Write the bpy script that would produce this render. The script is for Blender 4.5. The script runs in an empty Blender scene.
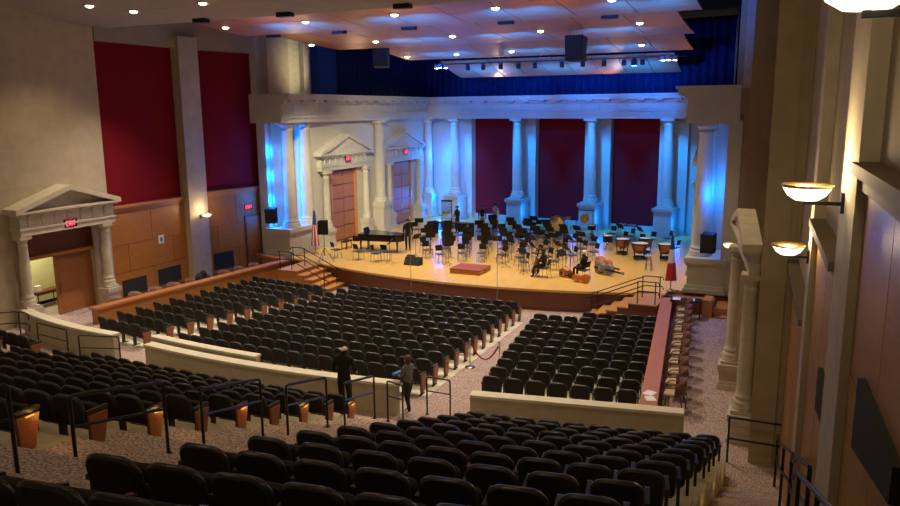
import bpy, math, random
from mathutils import Vector, Matrix
random.seed(7)
D = bpy.data; SC = bpy.context.scene; COL = SC.collection
PI = math.pi; R = math.radians
X0 = -14.15                      # hall centre line

# ------------------------------------------------------------------ materials
MAT = {}
def mat(name, col, rough=.6, metal=0., emit=None, estr=0., noise=0., nscale=8., spec=.5, kind=None, col2=None, bump=0.):
    m = D.materials.new(name); m.use_nodes = True
    nt = m.node_tree; b = nt.nodes['Principled BSDF']; N = nt.nodes.new; Lk = nt.links.new
    b.inputs['Base Color'].default_value = (*col, 1)
    b.inputs['Roughness'].default_value = rough
    b.inputs['Metallic'].default_value = metal
    b.inputs['Specular IOR Level'].default_value = spec
    if emit:
        b.inputs['Emission Color'].default_value = (*emit, 1); b.inputs['Emission Strength'].default_value = estr
    tc = N('ShaderNodeTexCoord')
    c2 = col2 or tuple(c * (1 - noise) for c in col)
    if kind == 'stone':
        sp = N('ShaderNodeSeparateXYZ'); Lk(tc.outputs['Object'], sp.inputs[0])
        ad = N('ShaderNodeMath'); Lk(sp.outputs['X'], ad.inputs[0]); Lk(sp.outputs['Y'], ad.inputs[1])
        cb = N('ShaderNodeCombineXYZ'); Lk(ad.outputs[0], cb.inputs[0]); Lk(sp.outputs['Z'], cb.inputs[1])
        br = N('ShaderNodeTexBrick'); Lk(cb.outputs[0], br.inputs['Vector'])
        br.inputs['Scale'].default_value = 1; br.inputs['Brick Width'].default_value = 2.6; br.inputs['Row Height'].default_value = 1.62
        br.inputs['Mortar Size'].default_value = .008; br.inputs['Color1'].default_value = (*col, 1)
        br.inputs['Color2'].default_value = (*[c * .97 for c in col], 1); br.inputs['Mortar'].default_value = (*[c * .84 for c in col], 1)
        ns = N('ShaderNodeTexNoise'); ns.inputs['Scale'].default_value = 2.2; ns.inputs['Detail'].default_value = 9; Lk(tc.outputs['Object'], ns.inputs['Vector'])
        mx = N('ShaderNodeMix'); mx.data_type = 'RGBA'; mx.blend_type = 'MULTIPLY'; mx.inputs[0].default_value = .35
        Lk(br.outputs['Color'], mx.inputs[6]); Lk(ns.outputs['Fac'], mx.inputs[7]); Lk(mx.outputs[2], b.inputs['Base Color'])
    elif kind == 'wood':
        mp = N('ShaderNodeMapping'); mp.inputs['Scale'].default_value = (1, 1, 9) if nscale > 0 else (.6, 9, 9)
        Lk(tc.outputs['Object'], mp.inputs[0])
        ns = N('ShaderNodeTexNoise'); ns.inputs['Scale'].default_value = abs(nscale); ns.inputs['Detail'].default_value = 6; ns.inputs['Distortion'].default_value = .6
        Lk(mp.outputs[0], ns.inputs['Vector'])
        cr = N('ShaderNodeValToRGB'); Lk(ns.outputs['Fac'], cr.inputs[0])
        cr.color_ramp.elements[0].position = .3; cr.color_ramp.elements[1].position = .72
        cr.color_ramp.elements[0].color = (*c2, 1); cr.color_ramp.elements[1].color = (*col, 1)
        Lk(cr.outputs[0], b.inputs['Base Color'])
    elif kind == 'planks':
        mp = N('ShaderNodeMapping'); Lk(tc.outputs['Object'], mp.inputs[0]); mp.inputs['Rotation'].default_value = (0, 0, PI / 2)
        br = N('ShaderNodeTexBrick'); Lk(mp.outputs[0], br.inputs['Vector']); br.inputs['Scale'].default_value = 1
        br.inputs['Brick Width'].default_value = 2.2; br.inputs['Row Height'].default_value = .11; br.inputs['Mortar Size'].default_value = .004
        br.inputs['Color1'].default_value = (*col, 1); br.inputs['Color2'].default_value = (*c2, 1); br.inputs['Mortar'].default_value = (*[c * .55 for c in col], 1)
        Lk(br.outputs['Color'], b.inputs['Base Color'])
    elif noise or col2:
        ns = N('ShaderNodeTexNoise'); ns.inputs['Scale'].default_value = nscale; ns.inputs['Detail'].default_value = 5
        Lk(tc.outputs['Object'], ns.inputs['Vector'])
        cr = N('ShaderNodeValToRGB'); Lk(ns.outputs['Fac'], cr.inputs[0])
        cr.color_ramp.elements[0].position = .38; cr.color_ramp.elements[1].position = .62
        cr.color_ramp.elements[0].color = (*c2, 1); cr.color_ramp.elements[1].color = (*col, 1)
        Lk(cr.outputs[0], b.inputs['Base Color'])
        if bump:
            bp = N('ShaderNodeBump'); bp.inputs['Strength'].default_value = bump; bp.inputs['Distance'].default_value = .02
            Lk(ns.outputs['Fac'], bp.inputs['Height']); Lk(bp.outputs[0], b.inputs['Normal'])
    MAT[name] = m
    return m
mat('stone', (.56, .47, .33), .85, kind='stone')
mat('plaster', (.50, .475, .39), .7, noise=.06, nscale=3)
mat('cast_stone', (.60, .54, .42), .8, noise=.12, nscale=4)
mat('ledge', (.20, .155, .11), .7, noise=.1, nscale=4)
mat('soffit', (.36, .30, .23), .9, noise=.08, nscale=2)
mat('red_fabric', (.20, .009, .014), .95, noise=.12, nscale=30, spec=.1)
mat('wood', (.45, .18, .032), .42, kind='wood', nscale=3, col2=(.34, .125, .019))
mat('wood_side', (.46, .24, .045), .4, kind='wood', nscale=3, col2=(.36, .17, .028))
mat('wood_door', (.40, .165, .055), .45, kind='wood', nscale=3, col2=(.31, .12, .038))
mat('wood_dark', (.17, .055, .022), .42, kind='wood', nscale=3, col2=(.12, .036, .014))
mat('wood_cap', (.55, .22, .075), .35, kind='wood', nscale=-2, col2=(.44, .16, .05))
mat('wood_step', (.66, .32, .10), .4, kind='wood', nscale=-2, col2=(.54, .25, .07))
mat('cloud_wood', (.40, .18, .075), .5, kind='wood', nscale=-1.2, col2=(.29, .12, .05))
mat('stage_floor', (.80, .50, .14), .33, kind='planks', col2=(.71, .43, .11))
mat('carpet', (.62, .49, .46), 1., nscale=26, col2=(.22, .155, .145), spec=.05)
mat('concrete', (.45, .39, .28), .8, noise=.2, nscale=5)
mat('parapet', (.50, .45, .32), .8, noise=.1, nscale=4)
mat('parapet_cap', (.74, .69, .54), .7, noise=.08, nscale=4)
mat('seat_fabric', (.034, .031, .027), .8, noise=.25, nscale=60, spec=.25)
mat('seat_shell', (.030, .027, .023), .3, spec=.5)
mat('seat_iron', (.02, .02, .02), .5)
mat('seat_wood', (.36, .13, .05), .4, kind='wood', nscale=4, col2=(.27, .09, .03))
mat('aisle_lamp', (.9, .5, .1), .5, emit=(1, .42, .05), estr=.9)
mat('black', (.012, .012, .013), .65, spec=.25)
mat('black_gloss', (.008, .008, .009), .12)
mat('black_metal', (.018, .018, .02), .42, metal=.3)
mat('blue_rail', (.05, .07, .22), .35, metal=.2)
mat('grille', (.02, .024, .026), .9, noise=.4, nscale=120)
mat('chrome', (.7, .7, .7), .2, metal=1.)
mat('white', (.8, .8, .78), .6)
mat('paper', (.85, .87, .9), .7)
mat('navy', (.016, .024, .085), .95, noise=.3, nscale=4, spec=.1)
mat('blue_cloth', (.02, .06, .20), .95, spec=.1)
mat('tan_fabric', (.55, .42, .27), .9, noise=.1, nscale=40)
mat('chair_brown', (.16, .075, .045), .5)
mat('bowl_glass', (.95, .92, .82), .4, emit=(1, .88, .62), estr=2.6)
mat('lamp_glow', (1, .9, .75), .5, emit=(1, .80, .52), estr=14)
mat('lamp_cool', (1, 1, 1), .5, emit=(.75, .95, 1), estr=14)
mat('lamp_blue', (.2, .4, 1), .5, emit=(.1, .3, 1), estr=22)
mat('exit_red', (.9, .05, .06), .5, emit=(1, .03, .08), estr=5)
mat('copper', (.30, .13, .05), .3, metal=.7, noise=.15, nscale=3)
mat('brass', (.70, .50, .20), .28, metal=1.)
mat('drum_head', (.80, .86, .88), .5)
mat('varnish', (.40, .12, .03), .25, noise=.3, nscale=4)
mat('varnish_orange', (.62, .20, .05), .25, noise=.2, nscale=4)
mat('case_grey', (.18, .18, .17), .6)
mat('podium_red', (.30, .075, .075), .95, noise=.2, nscale=50)
mat('rope', (.30, .02, .035), .8)
mat('red_paint', (.5, .02, .025), .4)
mat('skin', (.42, .24, .17), .5); mat('skin_pale', (.66, .42, .32), .5)
mat('cloth_black', (.012, .012, .014), .85); mat('cloth_grey', (.16, .155, .145), .85); mat('cloth_dark', (.02, .02, .03), .9)
mat('cloth_light', (.42, .40, .37), .85); mat('shirt_white', (.8, .8, .8), .7); mat('bag_blue', (.03, .16, .5), .5)
mat('hair_red', (.11, .045, .025), .7); mat('hair_dark', (.025, .018, .014), .6); mat('hair_white', (.75, .72, .68), .7)
mat('room_paint', (.72, .70, .38), .8)
mat('flag_red', (.55, .03, .05), .8); mat('flag_white', (.82, .80, .78), .8); mat('flag_blue', (.03, .05, .22), .8)
mat('amber', (.8, .6, .1), .5)

# ------------------------------------------------------------------ mesh builder
class M:
    def __init__(s): s.v = []; s.f = []; s.mi = []; s.sm = []
    def add(s, vs, fs, mi=0, sm=False):
        n = len(s.v); s.v += [tuple(p) for p in vs]
        for f in fs: s.f.append([i + n for i in f]); s.mi.append(mi); s.sm.append(sm)
        return s
    def box(s, x0, x1, y0, y1, z0, z1, mi=0, rz=0, piv=None):
        vs = [(x, y, z) for z in (z0, z1) for x, y in ((x0, y0), (x1, y0), (x1, y1), (x0, y1))]
        if rz:
            px, py = piv or ((x0 + x1) / 2, (y0 + y1) / 2); c, d = math.cos(rz), math.sin(rz)
            vs = [(px + (x - px) * c - (y - py) * d, py + (x - px) * d + (y - py) * c, z) for x, y, z in vs]
        return s.add(vs, [(3, 2, 1, 0), (4, 5, 6, 7), (0, 1, 5, 4), (1, 2, 6, 5), (2, 3, 7, 6), (3, 0, 4, 7)], mi)
    def bar(s, p, q, w, h, mi=0, up=(0, 0, 1)):       # square bar between two points
        p = Vector(p); q = Vector(q); d = (q - p).normalized(); u = Vector(up)
        if abs(d.dot(u)) > .98: u = Vector((0, 1, 0))
        a = d.cross(u).normalized() * w / 2; b = a.cross(d).normalized() * h / 2
        vs = [o + e for o in (p, q) for e in (-a - b, a - b, a + b, -a + b)]
        return s.add(vs, [(3, 2, 1, 0), (4, 5, 6, 7), (0, 1, 5, 4), (1, 2, 6, 5), (2, 3, 7, 6), (3, 0, 4, 7)], mi)
    def tube(s, pts, r, n=8, mi=0, cap=True):
        P = [Vector(p) for p in pts]; rs = r if isinstance(r, (list, tuple)) else [r] * len(P)
        rings = []; u = None
        for i, p in enumerate(P):
            d = (P[min(i + 1, len(P) - 1)] - P[max(i - 1, 0)]).normalized()
            if u is None: u = Vector((0, 0, 1)) if abs(d.z) < .9 else Vector((1, 0, 0))
            a = d.cross(u).normalized(); u = a.cross(d).normalized()
            rings.append([p + (a * math.cos(2 * PI * k / n) + u * math.sin(2 * PI * k / n)) * rs[i] for k in range(n)])
        vs = [q for rg in rings for q in rg]; fs = []
        for i in range(len(P) - 1):
            for k in range(n): fs.append((i * n + k, i * n + (k + 1) % n, (i + 1) * n + (k + 1) % n, (i + 1) * n + k))
        s.add(vs, fs, mi, True)
        if cap: s.add(rings[0], [tuple(range(n))][:1], mi); s.add(rings[-1], [tuple(range(n - 1, -1, -1))], mi)
        return s
    def lathe(s, prof, c=(0, 0, 0), n=16, mi=0, a0=0., a1=2 * PI, sm=True):
        full = abs(a1 - a0 - 2 * PI) < 1e-6; m = n if full else n + 1; vs = []; fs = []
        for r, z in prof:
            for k in range(m):
                a = a0 + (a1 - a0) * k / n; vs.append((c[0] + r * math.cos(a), c[1] + r * math.sin(a), c[2] + z))
        for i in range(len(prof) - 1):
            for k in range(n if full else n):
                k2 = (k + 1) % m; fs.append((i * m + k, i * m + k2, (i + 1) * m + k2, (i + 1) * m + k))
        s.add(vs, fs, mi, sm)
        for i, rev in ((0, True), (len(prof) - 1, False)):
            if prof[i][0] > 1e-4 and full:
                ring = list(range(m)); s.add([vs[i * m + k] for k in range(m)], [ring[::-1] if rev else ring], mi)
        return s
    def prism(s, poly, z0, z1, mi=0):                  # poly in xy
        n = len(poly); vs = [(x, y, z0) for x, y in poly] + [(x, y, z1) for x, y in poly]
        return s.add(vs, [tuple(range(n - 1, -1, -1)), tuple(range(n, 2 * n))] + [(i, (i + 1) % n, n + (i + 1) % n, n + i) for i in range(n)], mi)
    def slab(s, poly, o, u, w, t, mi=0):               # poly in plane (u, w) at o, extruded along u x w by t
        o = Vector(o); u = Vector(u).normalized(); w = Vector(w).normalized(); k = u.cross(w) * t
        n = len(poly); vs = [o + u * a + w * b for a, b in poly]; vs += [p + k for p in vs]
        return s.add(vs, [tuple(range(n - 1, -1, -1)), tuple(range(n, 2 * n))] + [(i, (i + 1) % n, n + (i + 1) % n, n + i) for i in range(n)], mi)
    def sphere(s, c, r, n=10, mi=0, sc=(1, 1, 1)):
        vs = [(c[0], c[1], c[2] - r * sc[2])]; fs = []; h = n // 2
        for i in range(1, h):
            t = -PI / 2 + PI * i / h
            for k in range(n): vs.append((c[0] + r * sc[0] * math.cos(t) * math.cos(2 * PI * k / n), c[1] + r * sc[1] * math.cos(t) * math.sin(2 * PI * k / n), c[2] + r * sc[2] * math.sin(t)))
        vs.append((c[0], c[1], c[2] + r * sc[2]))
        for k in range(n):
            fs.append((0, 1 + (k + 1) % n, 1 + k)); fs.append((len(vs) - 1, 1 + (h - 2) * n + k, 1 + (h - 2) * n + (k + 1) % n))
            for i in range(h - 2): fs.append((1 + i * n + k, 1 + i * n + (k + 1) % n, 1 + (i + 1) * n + (k + 1) % n, 1 + (i + 1) * n + k))
        return s.add(vs, fs, mi, True)
    def mesh(s, name, mats):
        me = D.meshes.new(name); me.from_pydata([tuple(p) for p in s.v], [], s.f)
        for m in (mats if isinstance(mats, (list, tuple)) else [mats]): me.materials.append(MAT[m])
        me.polygons.foreach_set('material_index', s.mi); me.polygons.foreach_set('use_smooth', s.sm); me.update()
        return me
    def put(s, name, mats, parent=None, loc=(0, 0, 0), rz=0, bevel=0):
        o = D.objects.new(name, s.mesh(name, mats)); COL.objects.link(o)
        o.location = loc; o.rotation_euler.z = rz
        if parent: o.parent = parent
        if bevel:
            b = o.modifiers.new('bevel', 'BEVEL'); b.width = bevel; b.segments = 2; b.limit_method = 'ANGLE'
        return o
def tag(o, label=None, cat=None, group=None, kind=None):
    if label: o['label'] = label
    if cat: o['category'] = cat
    if group: o['group'] = group
    if kind: o['kind'] = kind
    return o
def thing(name, loc, rz=0, label=None, cat=None, group=None):
    o = D.objects.new(name, None); COL.objects.link(o); o.location = loc; o.rotation_euler.z = rz; o.empty_display_size = .2
    return tag(o, label, cat, group)
def struct(m, name, mats, parent=None, **k):
    o = m.put(name, mats, parent, **k)
    if not parent: o['kind'] = 'structure'
    return o
def kids(o): return [c for c in list(COL.objects) if c.parent == o]
KID = {}
def remember(o): KID[o] = [(c, [(g, []) for g in kids(c)]) for c in kids(o)]
def dup(o, loc, rz, label, group=None):
    c = o.copy(); COL.objects.link(c); c.location = loc; c.rotation_euler.z = rz; c['label'] = label
    if group: c['group'] = group
    for ch, gs in KID[o]:
        d = ch.copy(); COL.objects.link(d); d.parent = c
        for g, _ in gs:
            e = g.copy(); COL.objects.link(e); e.parent = d
    return c
ORD = ['zeroth', 'first', 'second', 'third', 'fourth', 'fifth', 'sixth', 'seventh', 'eighth', 'ninth', 'tenth', 'eleventh', 'twelfth', 'thirteenth', 'fourteenth', 'fifteenth', 'sixteenth', 'seventeenth', 'eighteenth', 'nineteenth', 'twentieth']
def light(name, typ, loc, energy, col=(1, 1, 1), tgt=None, size=.1, angle=60, blend=.6):
    l = D.lights.new(name, typ); l.energy = energy; l.color = col
    if typ == 'AREA': l.size = size
    else: l.shadow_soft_size = size
    if typ == 'SPOT': l.spot_size = R(angle); l.spot_blend = blend
    o = D.objects.new(name, l); COL.objects.link(o); o.location = loc
    if tgt is not None: o.rotation_euler = (Vector(tgt) - Vector(loc)).to_track_quat('-Z', 'Y').to_euler()
    return o

# ------------------------------------------------------------------ camera
yw, pt, rl = R(24.5), R(10.75), R(-.45)
fw = Vector((-math.sin(yw) * math.cos(pt), math.cos(yw) * math.cos(pt), -math.sin(pt)))
rt = Vector((math.cos(yw), math.sin(yw), 0)); up = rt.cross(fw)
rt2 = rt * math.cos(rl) + up * math.sin(rl); up2 = -rt * math.sin(rl) + up * math.cos(rl)
CAM = Vector((0, 0, 7.75)); FPX = 755.
cd = D.cameras.new('camera'); cam = D.objects.new('camera', cd); COL.objects.link(cam)
mw = Matrix((rt2, up2, -fw)).transposed().to_4x4(); mw.translation = CAM; cam.matrix_world = mw
cd.sensor_width = 36; cd.lens = FPX * 36 / 900; cd.clip_start = .05; cd.clip_end = 300
SC.camera = cam
def proj(p):
    d = Vector(p) - CAM; z = d.dot(fw)
    return (450 + FPX * d.dot(rt2) / z, 253 - FPX * d.dot(up2) / z, z) if z > .1 else (-9999, -9999, z)

# ------------------------------------------------------------------ floors
YC, RB, PITCH = 80., 65., 1.15
def rowz(k): return -.06 + .4255 * k
def lowz(y): return -.95 + .45 * max(0., min(1., (28.7 - y) / 10.1))
fl = M()
ys = [10, 18.6] + [18.6 + .5 * i for i in range(1, 22)] + [34]
for a, b in zip(ys, ys[1:]): fl.add([(-29, a, lowz(a)), (2, a, lowz(a)), (2, b, lowz(b)), (-29, b, lowz(b))], [(0, 1, 2, 3)])
struct(fl, 'floor', 'carpet')
# stage
NE = 40
edge = [(X0 + 2.6 + (i / NE - .5) * 21.6, 0) for i in range(NE + 1)]
def edgey(x): return 30.55 + (x - (X0 + .6)) ** 2 / 48.
ex = [-23.2 + i * (18.6 / NE) for i in range(NE + 1)]
front = [(x, edgey(x)) for x in ex]
poly = [(-26.2, 33.2), (-23.2, 33.2)] + front + [(-4.6, 33.0), (-2.0, 33.0), (-2.0, 50), (-26.2, 50.6)]
poly[1] = (-23.3, 32.4)
struct(M().prism(poly, -.10, 0), 'floor_stage', 'stage_floor')
face = M()
fp = [(-26.2, 32.3)] + [(x, y + .06) for x, y in front] + [(-2.0, 32.9)]
face.prism(fp + [(-2.0, 33.5), (-26.2, 33.5)], -1.3, -.10)
struct(face, 'trim_1', 'wood_dark')

# upper tiers: stepped concrete treads with carpeted aisles
def lin(y, p, q): return p[0] + (q[0] - p[0]) * (y - p[1]) / (q[1] - p[1])
def ur_l(y): return lin(y, (-5.10, 4.07), (-6.66, 15.46))
def ur_r(y): return -1.05
def uc_r(y): return lin(y, (-8.85, 6.2), (-9.75, 15.4))
def uc_l(y): return 2 * X0 - uc_r(y)
def ul_r(y): return 2 * X0 - ur_l(y)
tr = M()
KMAX = 14
for k in range(KMAX):
    r0, r1, z = RB + PITCH * k - .75, RB + PITCH * k + .40, rowz(k); zb = rowz(k - 1) if k else -.6
    N = 70
    def pt_(r, t):
        xs = -27.2 + (26.25) * t
        dx = xs - X0; return (xs, YC - math.sqrt(r * r - dx * dx))
    for i in range(N):
        t0, t1 = i / N, (i + 1) / N
        a, b, c, d = pt_(r0, t0), pt_(r0, t1), pt_(r1, t1), pt_(r1, t0)
        # surfaces split at the aisle lines below
        xm = (a[0] + b[0]) / 2; y = a[1]
        carp = (uc_r(y) < xm < ur_l(y)) or (ul_r(y) < xm < uc_l(y))
        tr.add([(*a, z), (*b, z), (*c, z), (*d, z)], [(3, 2, 1, 0)], 1 if carp else 0)
        tr.add([(*a, zb), (*b, zb), (*b, z), (*a, z)], [(3, 2, 1, 0)], 0)
    a, c = pt_(r0, 1), pt_(r1, 1)
    tr.add([(*a, zb - .3), (*c, zb - .3), (*c, z), (*a, z)], [(0, 1, 2, 3)], 2)
    a, c = pt_(r0, 0), pt_(r1, 0)
    tr.add([(*a, zb - .3), (*c, zb - .3), (*c, z), (*a, z)], [(3, 2, 1, 0)], 0)
struct(tr, 'floor_tiers', ['concrete', 'carpet', 'parapet_cap'])
# right-hand sloping aisle beside the wall
rp = M()
def rampz(y): return max(-.5, -.5 + .39 * (16.6 - y))
yy = [-2 + .62 * i for i in range(31)]
for a, b in zip(yy, yy[1:]): rp.add([(-.95, a, rampz(a)), (1.4, a, rampz(a)), (1.4, b, rampz(b)), (-.95, b, rampz(b))], [(0, 1, 2, 3)])
rp.add([(-.95, 16.6, -.495), (1.4, 16.6, -.495), (1.4, 18.62, -.495), (-.95, 18.62, -.495)], [(0, 1, 2, 3)])
struct(rp, 'floor_ramp', 'carpet')

# ------------------------------------------------------------------ parapets behind the lower seats
def arcwall(pts, t, z0, z1, name, capw=.16):
    w = M(); c = M(); P = [Vector((x, y)) for x, y in pts]
    def off(i, d):
        a = P[max(i - 1, 0)]; b = P[min(i + 1, len(P) - 1)]; n = (b - a).normalized(); n = Vector((-n.y, n.x)); q = P[i] + n * d; return (q.x, q.y)
    n = len(P)
    w.prism([off(i, -t) for i in range(n)] + [off(i, t) for i in range(n - 1, -1, -1)], z0, z1)
    c.prism([off(i, -t - .05) for i in range(n)] + [off(i, t + .05) for i in range(n - 1, -1, -1)], z1, z1 + .07)
    o = struct(w, name, 'parapet'); c.put('coping', 'parapet_cap', o)
def parc(x): return 16.95 + (x - X0) ** 2 / 66.
arcwall([(x, parc(x)) for x in [-18.6 + i * .57 for i in range(17)]], .13, -.6, .36, 'wall_parapet_center')
arcwall([(x, parc(x) + .55) for x in [-18.9 + i * .9 for i in range(6)]], .10, -.6, .42, 'wall_parapet_upstand')
arcwall([(x, lin(x and x, (17.35, -7.33), (18.30, -2.05))) for x in [-7.33 + i * .66 for i in range(9)]], .13, -.6, .36, 'wall_parapet_right')
arcwall([(x, 17.60 + (x + 20.4) ** 2 * .03) for x in [-26.2 + i * .58 for i in range(11)]], .13, -.6, .36, 'wall_parapet_left')

# ------------------------------------------------------------------ box rails (wood walls)
def rail(pts, z0, zt, name, t=.12):
    w = M(); c = M(); l = M(); P = [Vector(p) for p in pts]
    for p, q in zip(P, P[1:]):
        d = (q - p).normalized(); n = Vector((-d.y, d.x))
        for m, hw, a, b in ((w, t, z0, zt - .09), (c, t + .07, zt - .09, zt)):
            e = d * (hw if m is c else t)
            m.prism([tuple(p - n * hw - e), tuple(q - n * hw + e), tuple(q + n * hw + e), tuple(p + n * hw - e)], a, b)
    o = struct(w, name, 'wood'); c.put('cap_rail', 'wood_cap', o); return o
rail([(-25.05, 20.85), (-23.9, 31.9)], -1.0, .10, 'wall_box_left', .16)
rail([(-23.9, 31.9), (-26.3, 32.55)], -1.0, .10, 'wall_box_left_end')
rail([(-3.05, 19.05), (-4.42, 31.3)], -1.0, .10, 'wall_box_right', .16)
rail([(-4.42, 31.3), (-2.75, 31.55)], -1.0, .10, 'wall_box_right_end')
# box floors, slightly raised
struct(M().prism([(-27.4, 18.0), (-25.15, 20.4), (-23.95, 31.9), (-26.4, 33.4), (-27.4, 30)], -1.15, -.90), 'floor_box_left', 'carpet')
struct(M().prism([(1.0, 18.5), (-.2, 18.5), (-3.0, 19.2), (-4.35, 31.3), (-1.9, 33.4), (-.9, 30)], -.9, -.55), 'floor_box_right', 'carpet')

# ------------------------------------------------------------------ side walls
def mirror(m, sh=0.):
    n = M(); n.v = [(2 * X0 + sh - x, y, z) for x, y, z in m.v]; n.f = [f[::-1] for f in m.f]; n.mi = m.mi; n.sm = m.sm; return n
XL = -27.4
SH = .40         # the right house wall stands slightly farther out
def both(m, nl, nr, mats, sh=0.):
    return struct(m, nl, mats), struct(mirror(m, sh), nr, mats)
# upper stone: plain wall above and round the portal; pier between panels; soffit band
w = M()
w.box(XL - .5, XL + .02, 23.1, 23.85, -.9, 12.5)
w.box(XL - .5, XL + .02, 18.0, 19.6, -.9, 12.5)
w.box(XL - .5, XL + .02, 19.6, 23.1, 2.98, 12.5)
both(w, 'wall_left', 'wall_right', 'stone', SH)
struct(M().box(XL - .5, XL + .02, 12.0, 18.0, -.9, 12.6), 'wall_left_near', 'stone')
w = M(); w.box(XL - .5, XL + .32, 28.42, 29.72, -.9, 11.3)
both(w, 'wall_left_pier', 'wall_right_pier', 'stone', SH)
struct(M().box(-1.55, -.80, 28.42, 29.72, -.9, 11.3), 'wall_right_pier_front', 'stone')
w = M()
w.add([(XL - .35, 23.85, 10.75), (XL + .12, 23.85, 10.75), (XL + .12, 29.8, 10.75), (-26.35, 33.4, 10.75), (-26.85, 33.4, 10.75), (XL - .35, 29.8, 10.75)] +
      [(XL - .35, 23.85, 12), (XL + .12, 23.85, 12), (XL + .12, 29.8, 12), (-26.35, 33.4, 12), (-26.85, 33.4, 12), (XL - .35, 29.8, 12)],
      [(0, 1, 2, 3, 4, 5), (11, 10, 9, 8, 7, 6)] + [(i, i + 6, (i + 1) % 6 + 6, (i + 1) % 6) for i in range(6)])
both(w, 'wall_left_header', 'wall_right_header', 'soffit', SH)
# proscenium pier
w = M(); w.prism([(-26.45, 33.35), (-25.55, 33.15), (-25.55, 35), (-27.4, 35)], -1, 12.5)
both(w, 'wall_left_proscenium', 'wall_right_proscenium', 'stone', SH)

def panel_bay(p, q, zt, side, nm, zb=-.6):
    """wood wainscot with joints between floor points p and q, top moulding at zt; red fabric above"""
    p = Vector(p); q = Vector(q); d = (q - p); L = d.length; u = d.normalized(); n = Vector((u.y, -u.x))
    if side < 0: n = -n
    def blk(m, a, b, z0, z1, f0, f1, mi=0):
        P = [p + u * a + n * f0, p + u * b + n * f0, p + u * b + n * f1, p + u * a + n * f1]
        if side < 0: P = P[::-1]
        m.prism([tuple(v) for v in P], z0, z1, mi)
    m = M(); blk(m, 0, L, zb, zt - .3, -.25, -.02, 1)
    H = (zt - .3 - zb); rows = [0, .30, .62, 1.0]; cuts = [[0, .52, 1], [0, .2, .8, 1], [0, .52, 1]]
    for r in range(3):
        for c0, c1 in zip(cuts[r], cuts[r][1:]):
            blk(m, L * c0 + .012, L * c1 - .012, zb + H * rows[r] + .012, zb + H * rows[r + 1] - .012, -.02, .0, 0)
    o = struct(m, nm, ['wood', 'wood_dark'])
    t = M(); blk(t, 0, L, zt - .3, zt - .1, -.2, .03); blk(t, 0, L, zt - .1, zt, -.2, .12); t.put('moulding', 'wood_cap', o)
    return blk, L, o
def red_panel(p, q, z0, z1, side, label):
    p = Vector(p); q = Vector(q); u = (q - p).normalized(); n = Vector((u.y, -u.x)) * (1 if side > 0 else -1)
    m = M(); p, q = p + u * .02, q - u * .02
    P = [p - n * .25, q - n * .25, q - n * .16, p - n * .16]
    if side < 0: P = P[::-1]
    m.prism([tuple(v) for v in P], z0, z1)
    return tag(m.put('acoustic_panel', 'red_fabric'), label, 'wall panel', 'dark red fabric panels')
for s, nm in ((1, 'left'), (-1, 'right')):
    def sx(x): return x if s > 0 else 2 * X0 + SH - x
    A, B = (sx(XL), 23.85), (sx(XL), 28.42)
    blk, L, o = panel_bay(A, B, 3.62, s, 'wall_%s_wainscot' % nm)
    red_panel(A, B, 3.63, 10.74, s, 'tall dark red fabric wall panel between the left portal and stone pier' if s > 0 else 'tall dark red fabric panel on right side wall nearest the camera')
    A2, B2 = (sx(XL), 29.72), (sx(-26.45), 33.38)
    blk2, L2, o2 = panel_bay(A2, B2, 3.72, s, 'wall_%s_wainscot_far' % nm)
    red_panel(A2, B2, 3.73, 10.74, s, 'tall dark red fabric wall panel beside the left end of the stage' if s > 0 else 'tall dark red fabric panel on right side wall beside the stage')
    if s > 0:
        for (a, b, z0, z1), lb in zip(((.40, 1.80, -.52, .22), (2.54, 4.0, -.44, .32)), ('left black ventilation grille low in the wooden wall by the portal', 'black ventilation grille low in wooden wall beside the stone pier')):
            m = M(); blk(m, a, b, z0, z1, 0, .03); tag(m.put('wall_grille', 'grille'), lb, 'grille', 'black grilles in the wood panelling')
        m = M(); blk2(m, .42, 1.62, -.42, .46, 0, .03); tag(m.put('wall_grille', 'grille'), 'black ventilation grille in wooden wall between stone pier and stage door', 'grille', 'black grilles in the wood panelling')
        m = M(); blk(m, 2.72, 3.06, 1.55, 1.95, 0, .02); sg = m.put('wall_sign', 'white'); tag(sg, 'white square notice on the left wooden wall', 'sign')
        m = M(); blk(m, 2.81, 2.97, 1.65, 1.86, .02, .025); m.put('printed_patch', 'case_grey', sg)
        # stage door with exit sign
        m = M(); blk2(m, 2.45, 3.5, -.6, 2.24, 0, .06); d = struct(m, 'door_3', 'wood_dark')
        m = M(); blk2(m, 2.53, 3.42, -.58, 2.14, .06, .08); m.put('door_leaf', 'wood', d)
        m = M(); blk2(m, 2.58, 2.62, .3, .5, .08, .12); m.put('door_handle', 'chrome', d)
        for (a, b, z0, z1, mm, nme, lb) in ((2.75, 2.98, 2.62, 2.82, 'white', 'emergency_light', 'small white emergency light beside the exit sign on left wall'),):
            m = M(); blk2(m, a, b, z0, z1, 0, .12); tag(m.put(nme, mm), lb, 'emergency light')
        m = M(); blk2(m, 1.0, 1.0 + .3, .55, .95, 0, .08)

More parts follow.
